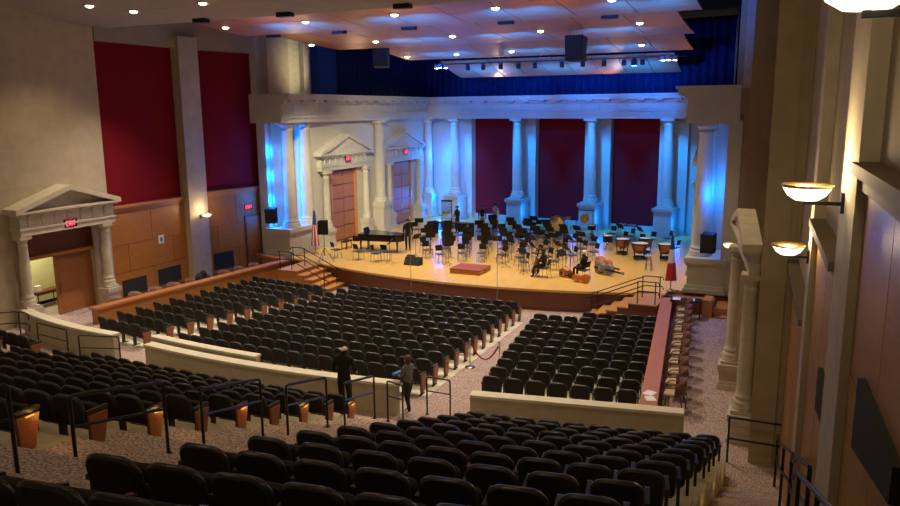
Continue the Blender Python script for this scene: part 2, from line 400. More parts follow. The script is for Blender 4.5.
# ------------------------------------------------------------------ exit signs
def exit_sign(loc, rz, label, s=1.):
    t = thing('exit_sign', loc, rz, label, 'exit sign')
    M().box(-.24 * s, .24 * s, 0, .05, -.13 * s, .13 * s).put('housing', 'black', t)
    m = M(); h, w, k = .075 * s, .07 * s, .022 * s; y = -.008
    def st_(p, q): m.bar((p[0], y, p[1]), (q[0], y, q[1]), k, .012, up=(0, 1, 0))
    x = -.17 * s; st_((x, -h), (x, h)); [st_((x, z), (x + w, z)) for z in (-h, 0, h)]
    x = -.065 * s; st_((x, -h), (x + w, h)); st_((x, h), (x + w, -h))
    x = .045 * s; st_((x, -h), (x, h))
    x = .09 * s; st_((x, h), (x + w, h)); st_((x + w / 2, -h), (x + w / 2, h))
    m.put('lettering', 'exit_red', t); return t

# ------------------------------------------------------------------ classical elements
def col_prof(r, h):
    return [(r * 1.38, 0), (r * 1.38, .10), (r * 1.34, .11), (r * 1.40, .17), (r * 1.34, .23), (r * 1.16, .25), (r * 1.14, .29), (r * 1.22, .33), (r * 1.14, .37), (r * 1.02, .40),
            (r, .5), (r, h * .33), (r * .95, h * .6), (r * .84, h - .42), (r * .92, h - .40), (r * .92, h - .36), (r * .84, h - .35), (r * .84, h - .26), (r * 1.0, h - .22), (r * 1.18, h - .14)]
def column(x, y, z0, z1, r, name, mats='plaster', ped=None, rz=0, parent=None):
    h = z1 - z0
    o = struct(M().lathe(col_prof(r, h), n=24), name, mats, loc=(x, y, z0), rz=rz)
    a = r * 1.25; M().box(-a, a, -a, a, h - .14, h).put('capital', mats, o)
    if ped:
        w, zb = ped; d = zb - z0; m = M(); b = r * 1.42
        m.box(-b, b, -b, b, -.10, 0)
        m.box(-w, w, -w, w, -.28, -.10); m.box(-w * .93, w * .93, -w * .93, w * .93, -.36, -.28)
        m.box(-w * .85, w * .85, -w * .85, w * .85, d + .30, -.36)
        m.box(-w * .93, w * .93, -w * .93, w * .93, d + .2, d + .30); m.box(-w, w, -w, w, d, d + .2)
        m.put('pedestal', mats, o)
    return o
def pediment_portal(o, rz, W, zbase, zent, ztop, zap, door_w, mats, dep=.55, colr=.2, cols=True, nm='trim', colw=None, zc0=0):
    """local: x along wall, y into the wall, front at y=-dep; o at floor level of the wall face"""
    root = M()
    h1 = zent; f = dep
    root.box(-W / 2 + .25, W / 2 - .25, -f + .1, 0, h1, h1 + .22)
    root.box(-W / 2 + .22, W / 2 - .22, -f + .06, 0, h1 + .22, h1 + .30)
    root.box(-W / 2 + .28, W / 2 - .28, -f + .13, 0, h1 + .30, ztop - .16)
    root.box(-W / 2 + .1, W / 2 - .1, -f, 0, ztop - .16, ztop - .08)
    root.box(-W / 2, W / 2, -f - .1, 0, ztop - .08, ztop)
    r = struct(root, nm, mats, loc=o, rz=rz)
    tri = M(); tri.slab([(-W / 2 + .35, ztop), (W / 2 - .35, ztop), (0, zap - .2)], (0, 0, 0), (1, 0, 0), (0, 0, 1), .35); tri.put('tympanum', mats, r)
    rk = M()
    for s in (-1, 1):
        P = [(s * W / 2, ztop), (s * (W / 2 - .03), ztop + .12), (0, zap), (0, zap - .2), (s * (W / 2 - .3), ztop)]
        if s > 0: P = P[::-1]
        rk.slab(P[::-1], (0, 0, 0), (1, 0, 0), (0, 0, 1), f + .1)
    rk.put('raking_cornice', mats, r)
    dt = M(); n = int((W - .8) / .55)
    for i in range(n):
        x = -W / 2 + .4 + (W - .8) * (i + .5) / n; dt.box(x - .1, x + .1, -f + .09, -f + .13, h1 + .34, ztop - .2)
        dt.box(x - .12, x + .12, -f - .05, -f, ztop - .2, ztop - .12)
    dt.put('triglyph', mats, r)
    return r

# ------------------------------------------------------------------ left / right house portals
def house_portal(s):
    rz = PI / 2 if s > 0 else -PI / 2
    x = XL if s > 0 else 2 * X0 - XL + SH
    if s < 0: rz += .13; x -= .36
    up_ = 0 if s > 0 else .70
    r = pediment_portal((x, 21.37, -.6), rz, 4.95, 0, 3.68 + up_, 4.62 + up_ * .6, 5.5 + up_ * .3, 2.5, 'cast_stone', dep=.75 if s > 0 else .35, nm='trim_2' if s > 0 else 'trim_3')
    # columns on pedestals
    for yy_, cx_ in ((19.35, x + .38), (23.2, x + .38)) if s > 0 else ((19.35, -.74), (23.2, -1.32)):
        column(cx_, yy_, .32, 3.08 + up_, .2, 'column', 'cast_stone', ped=(.36, -.6))
    # jambs
    m = M(); m.box(-1.95, -1.62, -.12, .0, 0, 3.6); m.box(1.55, 1.92, -.12, .0, 0, 3.6)
    m.put('jamb', 'cast_stone', r)
    return r
house_portal(1); house_portal(-1)
# left doorway: header panel, one leaf shut, one open onto a bright lobby
m = M(); m.box(XL - .45, XL - .30, 19.6, 23.1, 2.0, 2.98)
d1 = struct(m, 'door_1', 'wood_dark')
M().box(XL - .45, XL - .12, 19.6, 23.1, 1.94, 2.06).put('transom', 'wood', d1)
lf = M().box(XL - .45, XL - .36, 21.22, 23.05, -.6, 1.95).put('door_leaf', 'wood_door', d1)
mm = M(); [mm.box(XL - .36, XL - .35, 21.4, 22.9, a, b) for a, b in ((-.4, .3), (.42, 1.1), (1.2, 1.82))]; mm.put('door_panel', 'wood_door', lf)
M().box(XL - .36, XL - .29, 21.30, 21.34, .25, .75).put('door_handle', 'chrome', lf)
struct(M().box(-30.2, -30.05, 17.5, 26, -.7, 3.2), 'wall_lobby', 'room_paint')
struct(M().box(-30.2, -27.5, 25.9, 26, -.7, 3.2), 'wall_lobby_end', 'room_paint')
struct(M().box(-30.2, -27.2, 17.5, 26, -.75, -.62), 'floor_lobby', 'carpet')
struct(M().box(-30.2, -27.8, 17.5, 26, 3.2, 3.3), 'ceiling_lobby', 'white')
struct(M().box(-30.05, -30.02, 17.5, 25.9, -.62, -.47), 'baseboard_lobby', 'black')
light('lobby_light', 'AREA', (-29, 21.5, 3.1), 95, (1, .95, .62), (-29, 21.5, 0), 1.2)
t = thing('side_table', (-29.55, 22.0, -.62), 0, 'dark wooden side table seen through the open left doorway', 'table')
M().box(-.25, .25, -.6, .6, .70, .75).put('table_top', 'wood_dark', t); M().box(-.22, .22, -.55, .55, .6, .70).put('apron', 'wood_dark', t)
for ax in (-.2, .2):
    for ay in (-.53, .53): M().tube([(ax, ay, 0), (ax, ay, .6)], [.018, .028], 6).put('leg', 'wood_dark', t)
tag(M().box(-29.7, -29.5, 21.55, 21.8, .132, .36).put('paper_stack', 'paper'), 'small white stand of papers on the lobby side table', 'papers')
# right doorway leaf
m = M(); m.box(2 * X0 - XL + SH + .1, 2 * X0 - XL + SH + .3, 19.6, 23.1, -.7, 3.0); struct(m, 'door_2', 'wood_door')
exit_sign((XL + .66, 21.37, 3.32), PI / 2, 'red exit sign on the frieze of the left stone portal', 1.25)
exit_sign((-26.28, 31.9, 2.76), PI / 2 - .25, 'red exit sign above the small wooden door left of the stage', 1.1)

# right-hand wall in front of the portal: stepped bays beside the sloping aisle
def xw(y): return lin(y, (.10, 18.6), (.75, 3.0))
m = M(); m.box(-.50, .30, 18.05, 18.72, -.9, 12.6); struct(m, 'wall_right_pier_near', 'stone')
m = M()
P = [(xw(y), y) for y in (18.6, 12.9, 8.7, 4.5, -2)]
m.prism([(x + .10, y) for x, y in P] + [(x + .6, y) for x, y in P[::-1]], -1, 12.6)
struct(m, 'wall_right_near', 'stone')
for i, (ya, yb) in enumerate(((12.15, 12.75), (7.45, 8.7), (3.2, 4.3))):
    m = M(); m.prism([(xw(yb) - .06, yb), (xw(yb) + .3, yb), (xw(ya) + .3, ya), (xw(ya) - .06, ya)][::-1], -1, 12.6)
    struct(m, 'trim_%d' % (4 + i), 'cast_stone')
for i, (yb, ya, zt, g) in enumerate(((18.0, 12.75, 4.45, None), (12.15, 8.7, 6.15, (8.85, 9.75, 4.15, 4.28, 4.66, 4.60)), (7.45, 4.3, 7.28, (4.75, 6.45, 5.08, 5.46, 5.66, 5.70)), (3.4, -1.5, 8.5, None))):
    p = Vector((xw(yb), yb)); q = Vector((xw(ya), ya)); u = (q - p).normalized(); n = Vector((u.y, -u.x)); L = (q - p).length
    if n.x > 0: n = -n
    def blk(m, a, b, z0, z1, f0, f1, mi=0):
        m.prism([tuple(p + u * a + n * f0), tuple(p + u * a + n * f1), tuple(p + u * b + n * f1), tuple(p + u * b + n * f0)][::1], z0, z1, mi)
    z0 = rampz(yb) - .3
    m = M(); blk(m, 0, L, z0, zt - .25, -.2, -.04, 1)
    for zz0, zz1 in ((z0, zt - 1.9), (zt - 1.88, zt - .27)):
        for c0, c1 in ((0, .5), (.5, 1)): blk(m, L * c0 + .01, L * c1 - .01, zz0, zz1, -.04, -.02, 0)
    o = struct(m, 'wall_right_wainscot_%d' % (i + 1), ['wood_side', 'wood_dark'])
    t = M(); blk(t, 0, L, zt - .25, zt - .1, -.2, .02); blk(t, 0, L, zt - .1, zt, -.2, .12); t.put('moulding', 'ledge', o)
    if g:
        gm = M(); a, b = yb - g[1], yb - g[0]
        zs = rampz((g[0] + g[1]) / 2)
        v = []
        for f in (-.02, .04):
            A_, B_ = p + u * a + n * f, p + u * b + n * f
            v += [(A_.x, A_.y, g[2]), (B_.x, B_.y, g[3]), (B_.x, B_.y, g[5]), (A_.x, A_.y, g[4])]
        gm.add(v, [(0, 1, 2, 3), (7, 6, 5, 4), (0, 4, 5, 1), (1, 5, 6, 2), (2, 6, 7, 3), (3, 7, 4, 0)])
        tag(gm.put('wall_grille', 'grille'), 'large dark slanted grille on the near right wooden wall' if i == 2 else 'narrow dark slanted grille on right wall behind the near stone pilaster', 'grille', 'dark grilles along the right wall')

# ------------------------------------------------------------------ stage side walls (left seen face-on, right end-on)
ENT0, ENT1 = 7.13, 8.62
def entab(m, p, q, f, dent=True):
    """entablature along p-q, front offset f on the left-hand side of the walking direction p->q is inside"""
    p = Vector(p); q = Vector(q); u = (q - p).normalized(); n = Vector((u.y, -u.x)); L = (q - p).length
    def blk(z0, z1, fr, a=0, b=None):
        b = L if b is None else b
        m.prism([tuple(p + u * a - n * .6), tuple(p + u * a + n * fr), tuple(p + u * b + n * fr), tuple(p + u * b - n * .6)][::-1], z0, z1)
    blk(ENT0, ENT0 + .24, f - .10); blk(ENT0 + .24, ENT0 + .44, f - .04); blk(ENT0 + .44, ENT0 + .52, f + .05)
    blk(ENT0 + .52, ENT1 - .50, f - .08); blk(ENT1 - .50, ENT1 - .40, f + .05); blk(ENT1 - .30, ENT1 - .12, f + .35); blk(ENT1 - .12, ENT1, f + .45); blk(ENT1 - .40, ENT1 - .30, f + .10)
    k = int(L / 1.1)
    for i in range(k):
        a = L * (i + .5) / k; blk(ENT1 - .40, ENT1 - .30, f + .32, a - .22, a + .22); blk(ENT0 + .55, ENT1 - .52, f - .06, a - .53, a + .53)
SLX = -24.30; CX = -24.85       # pedestal front plane, column centres on the left
WX = -24.6                      # face of the side wall behind the columns
DOORS = (38.6, 46.0)
m = M(); m.box(-26.1, WX, 35.3, 37.35, 0, ENT0 + .1); m.box(-26.1, WX, 39.9, 44.7, 0, ENT0 + .1); m.box(-26.1, WX, 47.3, 50.6, 0, ENT0 + .1)
m.box(-26.1, WX, 37.35, 39.9, 4.3, ENT0 + .1); m.box(-26.1, WX, 44.7, 47.3, 4.3, ENT0 + .1); m.box(-26.3, -25.75, 32.9, 35.3, 0, ENT0 + .1)
both(m, 'wall_stage_left', 'wall_stage_right', 'plaster')
m = M(); entab(m, (-25.0, 32.35), (-25.0, 50.3), .86); m.box(-26.2, -24.2, 32.3, 32.36, ENT0, ENT1)
both(m, 'trim_7', 'trim_8', 'plaster')
pl = M(); pl.box(-26.0, SLX, 32.72, 35.75, 1.28, 1.5); pl.box(-25.95, SLX - .06, 32.78, 35.7, 1.18, 1.28); pl.box(-25.9, SLX - .13, 32.86, 35.62, .32, 1.18); pl.box(-25.95, SLX - .05, 32.77, 35.7, .18, .32); pl.box(-26.0, SLX, 32.7, 35.75, 0, .18)
both(pl, 'trim_9', 'trim_10', 'plaster')
for s in (1, -1):
    def sx(x): return x if s > 0 else 2 * X0 - x
    for y in (33.65, 35.2): column(sx(CX), y, 1.5, ENT0, .35, 'column', 'plaster')
    column(sx(-24.3), 42.55, 1.95, ENT0, .33, 'column', 'plaster', ped=(.56, 0))
    column(sx(-24.35), 49.75 if s > 0 else 48.0, 1.75, ENT0, .32, 'column', 'plaster', ped=(.50, 0))
    for j, yc in enumerate(DOORS):
        rz = PI / 2 if s > 0 else -PI / 2
        x = sx(WX)
        pr = pediment_portal((x, yc, 0), rz, 5.9, 0, 4.35, 5.3, 6.42, 2.6, 'plaster', dep=.40, nm='trim_%d' % (11 + j + (2 if s < 0 else 0)))
        jm = M(); [jm.box(q, q + .16, -.06, .1, 0, 4.35) for q in (-1.40, 1.27)]; jm.put('jamb', 'wood_cap', pr)
        for dy in (-2.2, 2.2): column(x + s * .26, yc + dy, 1.1, 4.35, .21, 'column', 'plaster', ped=(.36, 0))
        lo, hi = ((-1.25, 1.30))
        dm = M(); dm.box(min(x - s * .30, x - s * .06), max(x - s * .30, x - s * .06), yc + lo, yc + hi, 0, 4.3)
        dr = struct(dm, 'door_%d' % (4 + j + (2 if s < 0 else 0)), 'wood_dark')
        pm = M()
        for c in range(2):
            for r_ in range(5):
                y0 = yc + lo + .06 + c * 1.25; z0 = .12 + r_ * .83; pm.box(min(x - s * .06, x - s * .02), max(x - s * .06, x - s * .02), y0, y0 + 1.18, z0, z0 + .77)
        pm.put('door_panel', 'wood_door', dr)
        hd = M(); hd.box(min(x + s * .03, x - s * .02), max(x + s * .03, x - s * .02), yc - .04, yc - .0, 1.0, 1.3); hd.put('door_handle', 'brass', dr)
for j, yc in enumerate(DOORS):
    exit_sign((WX + .42, yc, 4.95), PI / 2, ('red exit sign over the nearer wooden stage door', 'red exit sign over the farther wooden stage door')[j], 1.2)
# wall and drapes above the entablature
m = M(); m.box(-26.6, -26.2, 33.0, 38.0, ENT1 - .1, 12.6); m.box(-26.2, -25.9, 36.9, 37.4, ENT1, 12.6)
both(m, 'wall_stage_left_upper', 'wall_stage_right_upper', 'cast_stone')
m = M(); m.box(-26.3, -25.55, 38.0, 39.9, ENT1 - .1, 12.4); struct(m, 'wall_stage_left_blue', 'blue_cloth')
def drape(pts, z0, z1, lab, amp=.13, step=.10):
    m = M(); P = [Vector(p) for p in pts]; line = []
    for p, q in zip(P, P[1:]):
        L = (q - p).length; u = (q - p) / L; n = Vector((u.y, -u.x)); k = int(L / step)
        for i in range(k): line.append(p + u * (L * i / k) + n * amp * math.sin(i * 1.25 + .4 * math.sin(i * .37)))
    line.append(P[-1]); N = len(line)
    for th in (0,):
        vs = [(v.x, v.y, z) for z in (z0, z1) for v in line]
        m.add(vs, [(i, i + 1, N + i + 1, N + i) for i in range(N - 1)], 0, True)
    o = m.put('stage_drape', 'navy'); so = o.modifiers.new('thick', 'SOLIDIFY'); so.thickness = .02
    return tag(o, lab, 'curtain', 'navy stage drapes')
drape([(-25.6, 39.7), (-25.4, 50.9)], 8.4, 12.9, 'dark navy velvet drape hanging above the left stage wall')
drape([(-25.2, 50.42), (-2.4, 47.1)], 8.4, 12.9, 'wide dark navy velvet drape hanging above the back stage wall')
drape([(-2.9, 47.0), (-2.6, 35.8)], 8.4, 12.9, 'dark navy velvet drape hanging above the right stage wall')

# ------------------------------------------------------------------ back wall of the stage (slightly skewed)
BA = Vector((-11.5, 47.9)); BU = Vector((1, -.15)).normalized(); BN = Vector((BU.y, -BU.x)); BR = math.atan2(BU.y, BU.x)
def bw(x, off=0.):              # world point on the column line at world x, pushed towards the audience by off
    t = (x - BA.x) / BU.x; p = BA + BU * t + BN * off; return p
def bblk(m, xa, xb, f0, f1, z0, z1, mi=0):
    P = [bw(xa, f0), bw(xb, f0), bw(xb, f1), bw(xa, f1)]; m.prism([tuple(p) for p in P][::-1], z0, z1, mi)
m = M()
cxs = (-22.1, -17.1, -11.85, -7.0)
bblk(m, -26.3, cxs[0] + 1.0, -1.5, -1.0, 0, ENT0 + .1); bblk(m, cxs[3] - .8, -2.5, -1.5, -1.0, 0, ENT0 + .1)
for a, b in ((cxs[0] + 1, cxs[1] - .8), (cxs[1] + 1., cxs[2] - .8), (cxs[2] + 1., cxs[3] - .8)): bblk(m, a, b, -1.5, -1.35, 0, ENT0 + .1)
struct(m, 'wall_back', 'plaster')
m = M(); p, q = bw(-24.4), bw(-3.6); entab(m, p, q, .45); struct(m, 'trim_15', 'plaster')
for i, x in enumerate(cxs):
    p = bw(x); column(p.x, p.y, 1.85, ENT0, .34, 'column', 'plaster', ped=(.66, 0), rz=BR)
    m = M(); bblk(m, x - .75, x + .98, -1.5, -.75, 0, ENT0 + .05); struct(m, 'trim_%d' % (16 + i), 'plaster')
    m = M(); bblk(m, x + .62, x + .98, -.75, -.66, .3, ENT0); bblk(m, x - .75, x - .45, -.75, -.66, .3, ENT0); m.put('pilaster', 'plaster', D.objects['trim_%d' % (16 + i)])
labs = ('dark red fabric panel on stage back wall, left of the three', 'dark red fabric panel on stage back wall, middle of the three', 'dark red fabric panel on stage back wall, right of the three')
for i in range(3):
    m = M(); bblk(m, cxs[i] + 1.0, cxs[i + 1] - .77, -1.3, -1.15, .35, ENT0 + .05)
    tag(m.put('acoustic_panel', 'red_fabric'), labs[i], 'wall panel', 'red panels on the back wall')
    m = M(); bblk(m, cxs[i] + .98, cxs[i + 1] - .75, -1.4, -1.0, 0, .35); struct(m, 'baseboard_stage_%d' % (i + 1), 'plaster')

# ------------------------------------------------------------------ ceilings
m = M()
prof = [(-4, 13.4), (8, 12.7), (14, 12.25), (19.8, 11.72), (22, 11.45), (24.3, 11.28), (24.5, 11.30), (24.5, 12.3)]
for (a, za), (b, zb) in zip(prof, prof[1:]): m.add([(-28.2, a, za), (2.2, a, za), (2.2, b, zb), (-28.2, b, zb)], [(3, 2, 1, 0)])
struct(m, 'ceiling', 'soffit')
struct(M().box(-28.2, 2.2, 24, 51, 13.2, 13.3), 'ceiling_stage', 'black')
def cloud(xl, xr, y0, z0, y1, z1, sag, label, curve=0., nj=9):
    """one row of curved timber ceiling reflectors: underside profile bows down between its two edges"""
    t = thing('ceiling_cloud', (0, 0, 0), 0, label, 'ceiling panel', 'curved timber ceiling reflectors')
    w = (xr - xl) / nj; n = 10; cm = X0 + .5
    for j in range(nj):
        a, b = xl + w * j + .02, xl + w * (j + 1) - .02; m = M(); vs = []
        for top in (0, 1):
            for x in (a, b):
                for i in range(n + 1):
                    s_ = i / n; yv = y0 + (y1 - y0) * s_ - curve * ((x - cm) / 10) ** 2
                    vs.append((x, yv, z0 + (z1 - z0) * s_ - sag * math.sin(PI * s_ ** .8) + top * .06))
        k = n + 1
        fs = []
        for i in range(n):
            fs.append((i, i + 1, k + i + 1, k + i)); fs.append((2 * k + i, 3 * k + i, 3 * k + i + 1, 2 * k + i + 1))
            fs.append((i, 2 * k + i, 2 * k + i + 1, i + 1)); fs.append((k + i, k + i + 1, 3 * k + i + 1, 3 * k + i))
        fs += [(0, k, 3 * k, 2 * k), (n, 2 * k + n, 3 * k + n, k + n)]
        m.add(vs, fs, 0, False); m.put('timber_leaf', 'cloud_wood', t)
    return t
cloud(-24.0, -3.4, 23.2, 11.95, 29.6, 11.22, .12, 'nearest row of curved timber ceiling panels above the stage front')
cloud(-24.0, -4.6, 29.8, 11.75, 37.6, 11.12, .14, 'second row of curved timber ceiling panels above the orchestra')
cloud(-21.9, -5.2, 37.7, 11.35, 42.2, 10.72, .10, 'third row of curved timber ceiling panels above the orchestra')
cloud(-20.2, -6.3, 43.2, 10.62, 46.2, 9.78, .08, 'rearmost row of curved timber ceiling panels near the back wall')
# ------------------------------------------------------------------ auditorium seats
def rrect(w0, w1, z0, z1, r, n=4):
    """rounded outline in x,z; narrower w0 at the bottom, w1 at the top"""
    pts = []
    for cx_, cz, a0 in ((w1 - r, z1 - r, 0), (-w1 + r, z1 - r, 90), (-w0 + .04, z0 + .04, 180), (w0 - .04, z0 + .04, 270)):
        rr = r if a0 < 180 else .04
        for i in range(n + 1):
            a = R(a0 + 90 * i / n); pts.append((cx_ + rr * math.cos(a), cz + rr * math.sin(a)))
    return pts
def cushion(out, y_of, th, mi_edge=1, mi_face=0, ins=.022):
    """pillow panel: outline out (x,z), thickness th; y_of(x,z) is the middle surface"""
    m = M(); n = len(out); cx_ = sum(p[0] for p in out) / n; cz = sum(p[1] for p in out) / n
    def ring(k, dy): return [(cx_ + (x - cx_) * k, y_of(x, z) + dy, cz + (z - cz) * k) for x, z in out]
    k = 1 - ins / .26
    rings = [ring(k, -th / 2), ring(1, -th / 5), ring(1, th / 5), ring(k, th / 2)]
    vs = [p for r_ in rings for p in r_]; fs = []
    for i in range(3): fs += [(i * n + j, (i + 1) * n + j, (i + 1) * n + (j + 1) % n, i * n + (j + 1) % n) for j in range(n)]
    m.add(vs, fs, mi_edge, True)
    m.add(rings[0], [tuple(range(n))], mi_face); m.add(rings[3], [tuple(range(n - 1, -1, -1))], mi_face)
    return m
SEATW = .57
def back_y(x, z): return -.02 - (z - .45) * .24 - .5 * (x * x) * -1 * .35
MB_back = cushion(rrect(.245, .264, .36, .885, .15, 5), back_y, .075)
def sq(x, z): return .15 + (z - .3) * .16
MB_seat = cushion(rrect(.235, .24, .27, .66, .08), sq, .10, 0, 0)
MB_leg = M(); MB_leg.box(-.018, .018, -.03, .09, .03, .60, 0); MB_leg.box(-.035, .035, -.10, .22, 0, .03, 0)
MB_arm = M(); MB_arm.slab([(-.06, .60), (.30, .575), (.33, .60), (.33, .625), (.28, .64), (-.06, .645)], (-.027, 0, 0), (0, 1, 0), (0, 0, 1), .054)
MB_panel = M(); MB_panel.slab([(-.03, .10), (.17, .10), (.28, .56), (-.06, .58)], (-.022, 0, 0), (0, 1, 0), (0, 0, 1), .044)
MB_lamp = M(); MB_lamp.box(-.025, .028, .06, .18, .553, .566)
ME = {k: m.mesh(k, t) for k, m, t in (('backrest', MB_back, ['seat_fabric', 'seat_shell']), ('seat_cushion', MB_seat, 'seat_fabric'), ('leg', MB_leg, 'seat_iron'), ('armrest', MB_arm, 'seat_shell'), ('end_panel', MB_panel, 'seat_wood'), ('aisle_lamp', MB_lamp, 'aisle_lamp'))}
SEATS = []       # (x, y, z, rz, side, end, lit, label, group)
def block(krange, lx, rx, cy, rad, zf, name, first, lit=False, fromright=True, group='', endside=None, pitch=SEATW, skip=None, rowname='row'):
    for k in krange:
        r = rad(k)
        y = cy - math.sqrt(r * r - 4 ** 2)
        for _ in range(3):
            xl, xr = lx(y), rx(y); xm = (xl + xr) / 2; y = cy - math.sqrt(r * r - (xm - X0) ** 2)
        yl = cy - math.sqrt(r * r - (lx(y) - X0) ** 2); yr = cy - math.sqrt(r * r - (rx(y) - X0) ** 2)
        xl, xr = lx(yl), rx(yr)
        al, ar = math.asin((xl - X0) / r), math.asin((xr - X0) / r)
        n = int((ar - al) * r / pitch + .15); da = (ar - al) / n
        for i in range(n):
            a = al + da * (i + .5); x = X0 + r * math.sin(a); y = cy - r * math.cos(a)
            j = n - i if fromright else i + 1
            if skip and skip(k, j): continue
            e = 1 if i == n - 1 else (-1 if i == 0 else 0)
            SEATS.append((x, y, zf(k, y), a, e, e == endside, lit and k % 2 == 0, 'black auditorium seat, %s from %s, %s %s of %s' % (ORD[j], first, ORD[k + 1], rowname, name), group))
upr = lambda k: RB + PITCH * k; upz = lambda k, y: rowz(k)
block(range(0, 12), ur_l, ur_r, YC, upr, upz, 'the foreground right block', 'right end', group='seats of the foreground right block')
block(range(0, 12), uc_l, uc_r, YC, upr, upz, 'upper center block', 'railed aisle', lit=True, group='seats of the upper center block', endside=1)
block(range(0, 10), lambda y: -26.2, ul_r, YC, upr, upz, 'upper left block', 'right end', lit=True, group='seats of the upper left block', endside=1)
lor = lambda j: 50 + .914 * j; loz = lambda j, y: lowz(y); LC = 78.7
lc_r = lambda y: lin(y, (-9.55, 19), (-10.0, 28.5)); lc_l = lambda y: 2 * X0 - lc_r(y)
lr_l = lambda y: lin(y, (-7.70, 19), (-8.95, 28)); lr_r = lambda y: lin(y, (-3.32, 19.05), (-4.25, 28.5))
ll_l = lambda y: lin(y, (-23.2, 19.5), (-23.55, 28)); ll_r = lambda y: lin(y, (-20.6, 19), (-19.1, 28))
block(range(0, 12), lc_l, lc_r, LC, lor, loz, 'lower center block', 'roped aisle', group='seats of the lower center block', endside=1)
block(range(1, 12), lr_l, lr_r, LC, lor, loz, 'lower right block', 'left end', fromright=False, group='seats of the lower right block', skip=lambda k, j: k == 1 and j < 4)
block(range(1, 12), ll_l, ll_r, LC, lor, loz, 'lower left block', 'right end', group='seats of the lower left block', endside=1)
def vis(s):
    px, py, z = proj((s[0], s[1], s[2] + .7)); return -25 < px < 925 and -10 < py < 545
SEATS = sorted([s for s in SEATS if vis(s)], key=lambda s: (Vector(s[:3]) - CAM).length)
near, far = SEATS[:300], SEATS[300:]
LB = {}
def child(root, name, dx=0):
    o = D.objects.new(name, ME[name]); COL.objects.link(o); o.parent = root; o.location = (dx, 0, 0); return o
for x, y, z, a, e, end, lit, lab, grp in near:
    t = thing('auditorium_seat', (x, y, z), a, lab.replace('auditorium seat', 'folding auditorium seat') if len(lab.split()) < 16 else lab, 'seat', grp)
    child(t, 'backrest'); child(t, 'seat_cushion')
    child(t, 'leg', -SEATW / 2); child(t, 'armrest', -SEATW / 2)
    if e == 1:
        child(t, 'leg', SEATW / 2); child(t, 'armrest', SEATW / 2)
    if end:
        child(t, 'end_panel', SEATW / 2 + .04)
        if lit: child(t, 'aisle_lamp', SEATW / 2 + .06)
# the remaining, farthest seats of the lower floor in one object
fm = M(); parts = [(MB_back, (0, 1), 0), (MB_seat, (0,), 0), (MB_leg, (2,), -SEATW / 2), (MB_arm, (1,), -SEATW / 2)]
for x, y, z, a, e, end, lit, lab, grp in far:
    ca, sa = math.cos(a), math.sin(a)
    pl_ = list(parts)
    if e == 1: pl_.append((MB_arm, (1,), SEATW / 2)); pl_.append((MB_leg, (2,), SEATW / 2))
    if end: pl_.append((MB_panel, (3,), SEATW / 2 + .04))
    for mb, mm, dx in pl_:
        n = len(fm.v)
        fm.v += [(x + (vx + dx) * ca - vy * sa, y + (vx + dx) * sa + vy * ca, z + vz) for vx, vy, vz in mb.v]
        fm.f += [[i + n for i in f] for f in mb.f]; fm.sm += mb.sm; fm.mi += [mm[min(i, len(mm) - 1)] for i in mb.mi]
o = fm.put('auditorium_seats', ['seat_fabric', 'seat_shell', 'seat_iron', 'seat_wood'])
tag(o, 'black auditorium seats filling the lower floor in front of the stage', 'seats', kind='stuff')

# pale concrete platforms under the lower seating blocks
for nm, lx, rx, e0, e1 in (('center', lc_l, lc_r, .22, .22), ('right', lr_l, lr_r, .2, .1), ('left', ll_l, ll_r, .1, .22)):
    m = M(); ys_ = [18.75 + .5 * i for i in range(21)]
    for a, b in zip(ys_, ys_[1:]):
        v = []
        for y in (a, b):
            for x in (lx(y) - e0, rx(y) + e1):
                v += [(x, y, lowz(y) + .012), (x, y, lowz(y) - .05)]
        m.add(v, [(0, 2, 6, 4), (0, 4, 5, 1), (2, 3, 7, 6)])
        if a == ys_[0]: m.add(v[:4], [(0, 1, 3, 2)])
        if b == ys_[-1]: m.add(v[4:], [(0, 2, 3, 1)])
    struct(m, 'floor_seating_' + nm, 'parapet_cap')
# ------------------------------------------------------------------ aisle handrails
def ubend(p, q, h, r=.06):
    p = Vector(p); q = Vector(q); u = (q - p).normalized(); Z = Vector((0, 0, 1)); pts = [p, p + Z * (h - r)]
    for i in range(1, 5):
        a = PI / 2 * i / 4; pts.append(p + Z * (h - r) + u * (r - r * math.cos(a)) + Z * r * math.sin(a))
    for i in range(0, 5):
        a = PI / 2 * i / 4; pts.append(q + Z * (h - r) - u * (r - r * math.sin(a)) + Z * r * math.cos(a))
    return pts + [q]
def hrail(p, q, label, blue, h=1.08, group='looped handrails along the railed aisle'):
    c = (Vector(p) + Vector(q)) / 2; t = thing('aisle_handrail', (p[0], p[1], min(p[2], q[2])), 0, label, 'handrail', group); o = Vector(t.location)
    P, Q = Vector(p) - o, Vector(q) - o
    M().tube(ubend(P, Q, h), .024, 8).put('frame', 'black_metal', t)
    u = (Q - P)
    M().tube([P + Vector((0, 0, .68)), Q + Vector((0, 0, .68))], .02, 8).put('mid_rail', 'blue_rail' if blue else 'black_metal', t)
    if blue: M().tube([P + u * .06 + Vector((0, 0, h + .016)), Q - u * .06 + Vector((0, 0, h + .016))], .02, 8).put('top_sleeve', 'blue_rail', t)
    for k, s in enumerate((P, Q)): M().lathe([(.055, 0), (.055, .012), (.03, .02)], s, 10).put('base_plate', 'black_metal', t)
FEET = [((-7.70, 5.89, 3.345), (-7.91, 7.54, 2.92)), ((-8.02, 8.36, 2.493), (-8.24, 10.03, 2.07)), ((-8.35, 10.89, 1.642), (-8.56, 12.51, 1.217)), ((-8.67, 13.34, .791), (-8.89, 15.01, .366)), ((-9.0, 15.85, -.06), (-9.05, 16.75, -.5)), ((-8.75, 17.6, -.5), (-8.05, 17.6, -.5))]
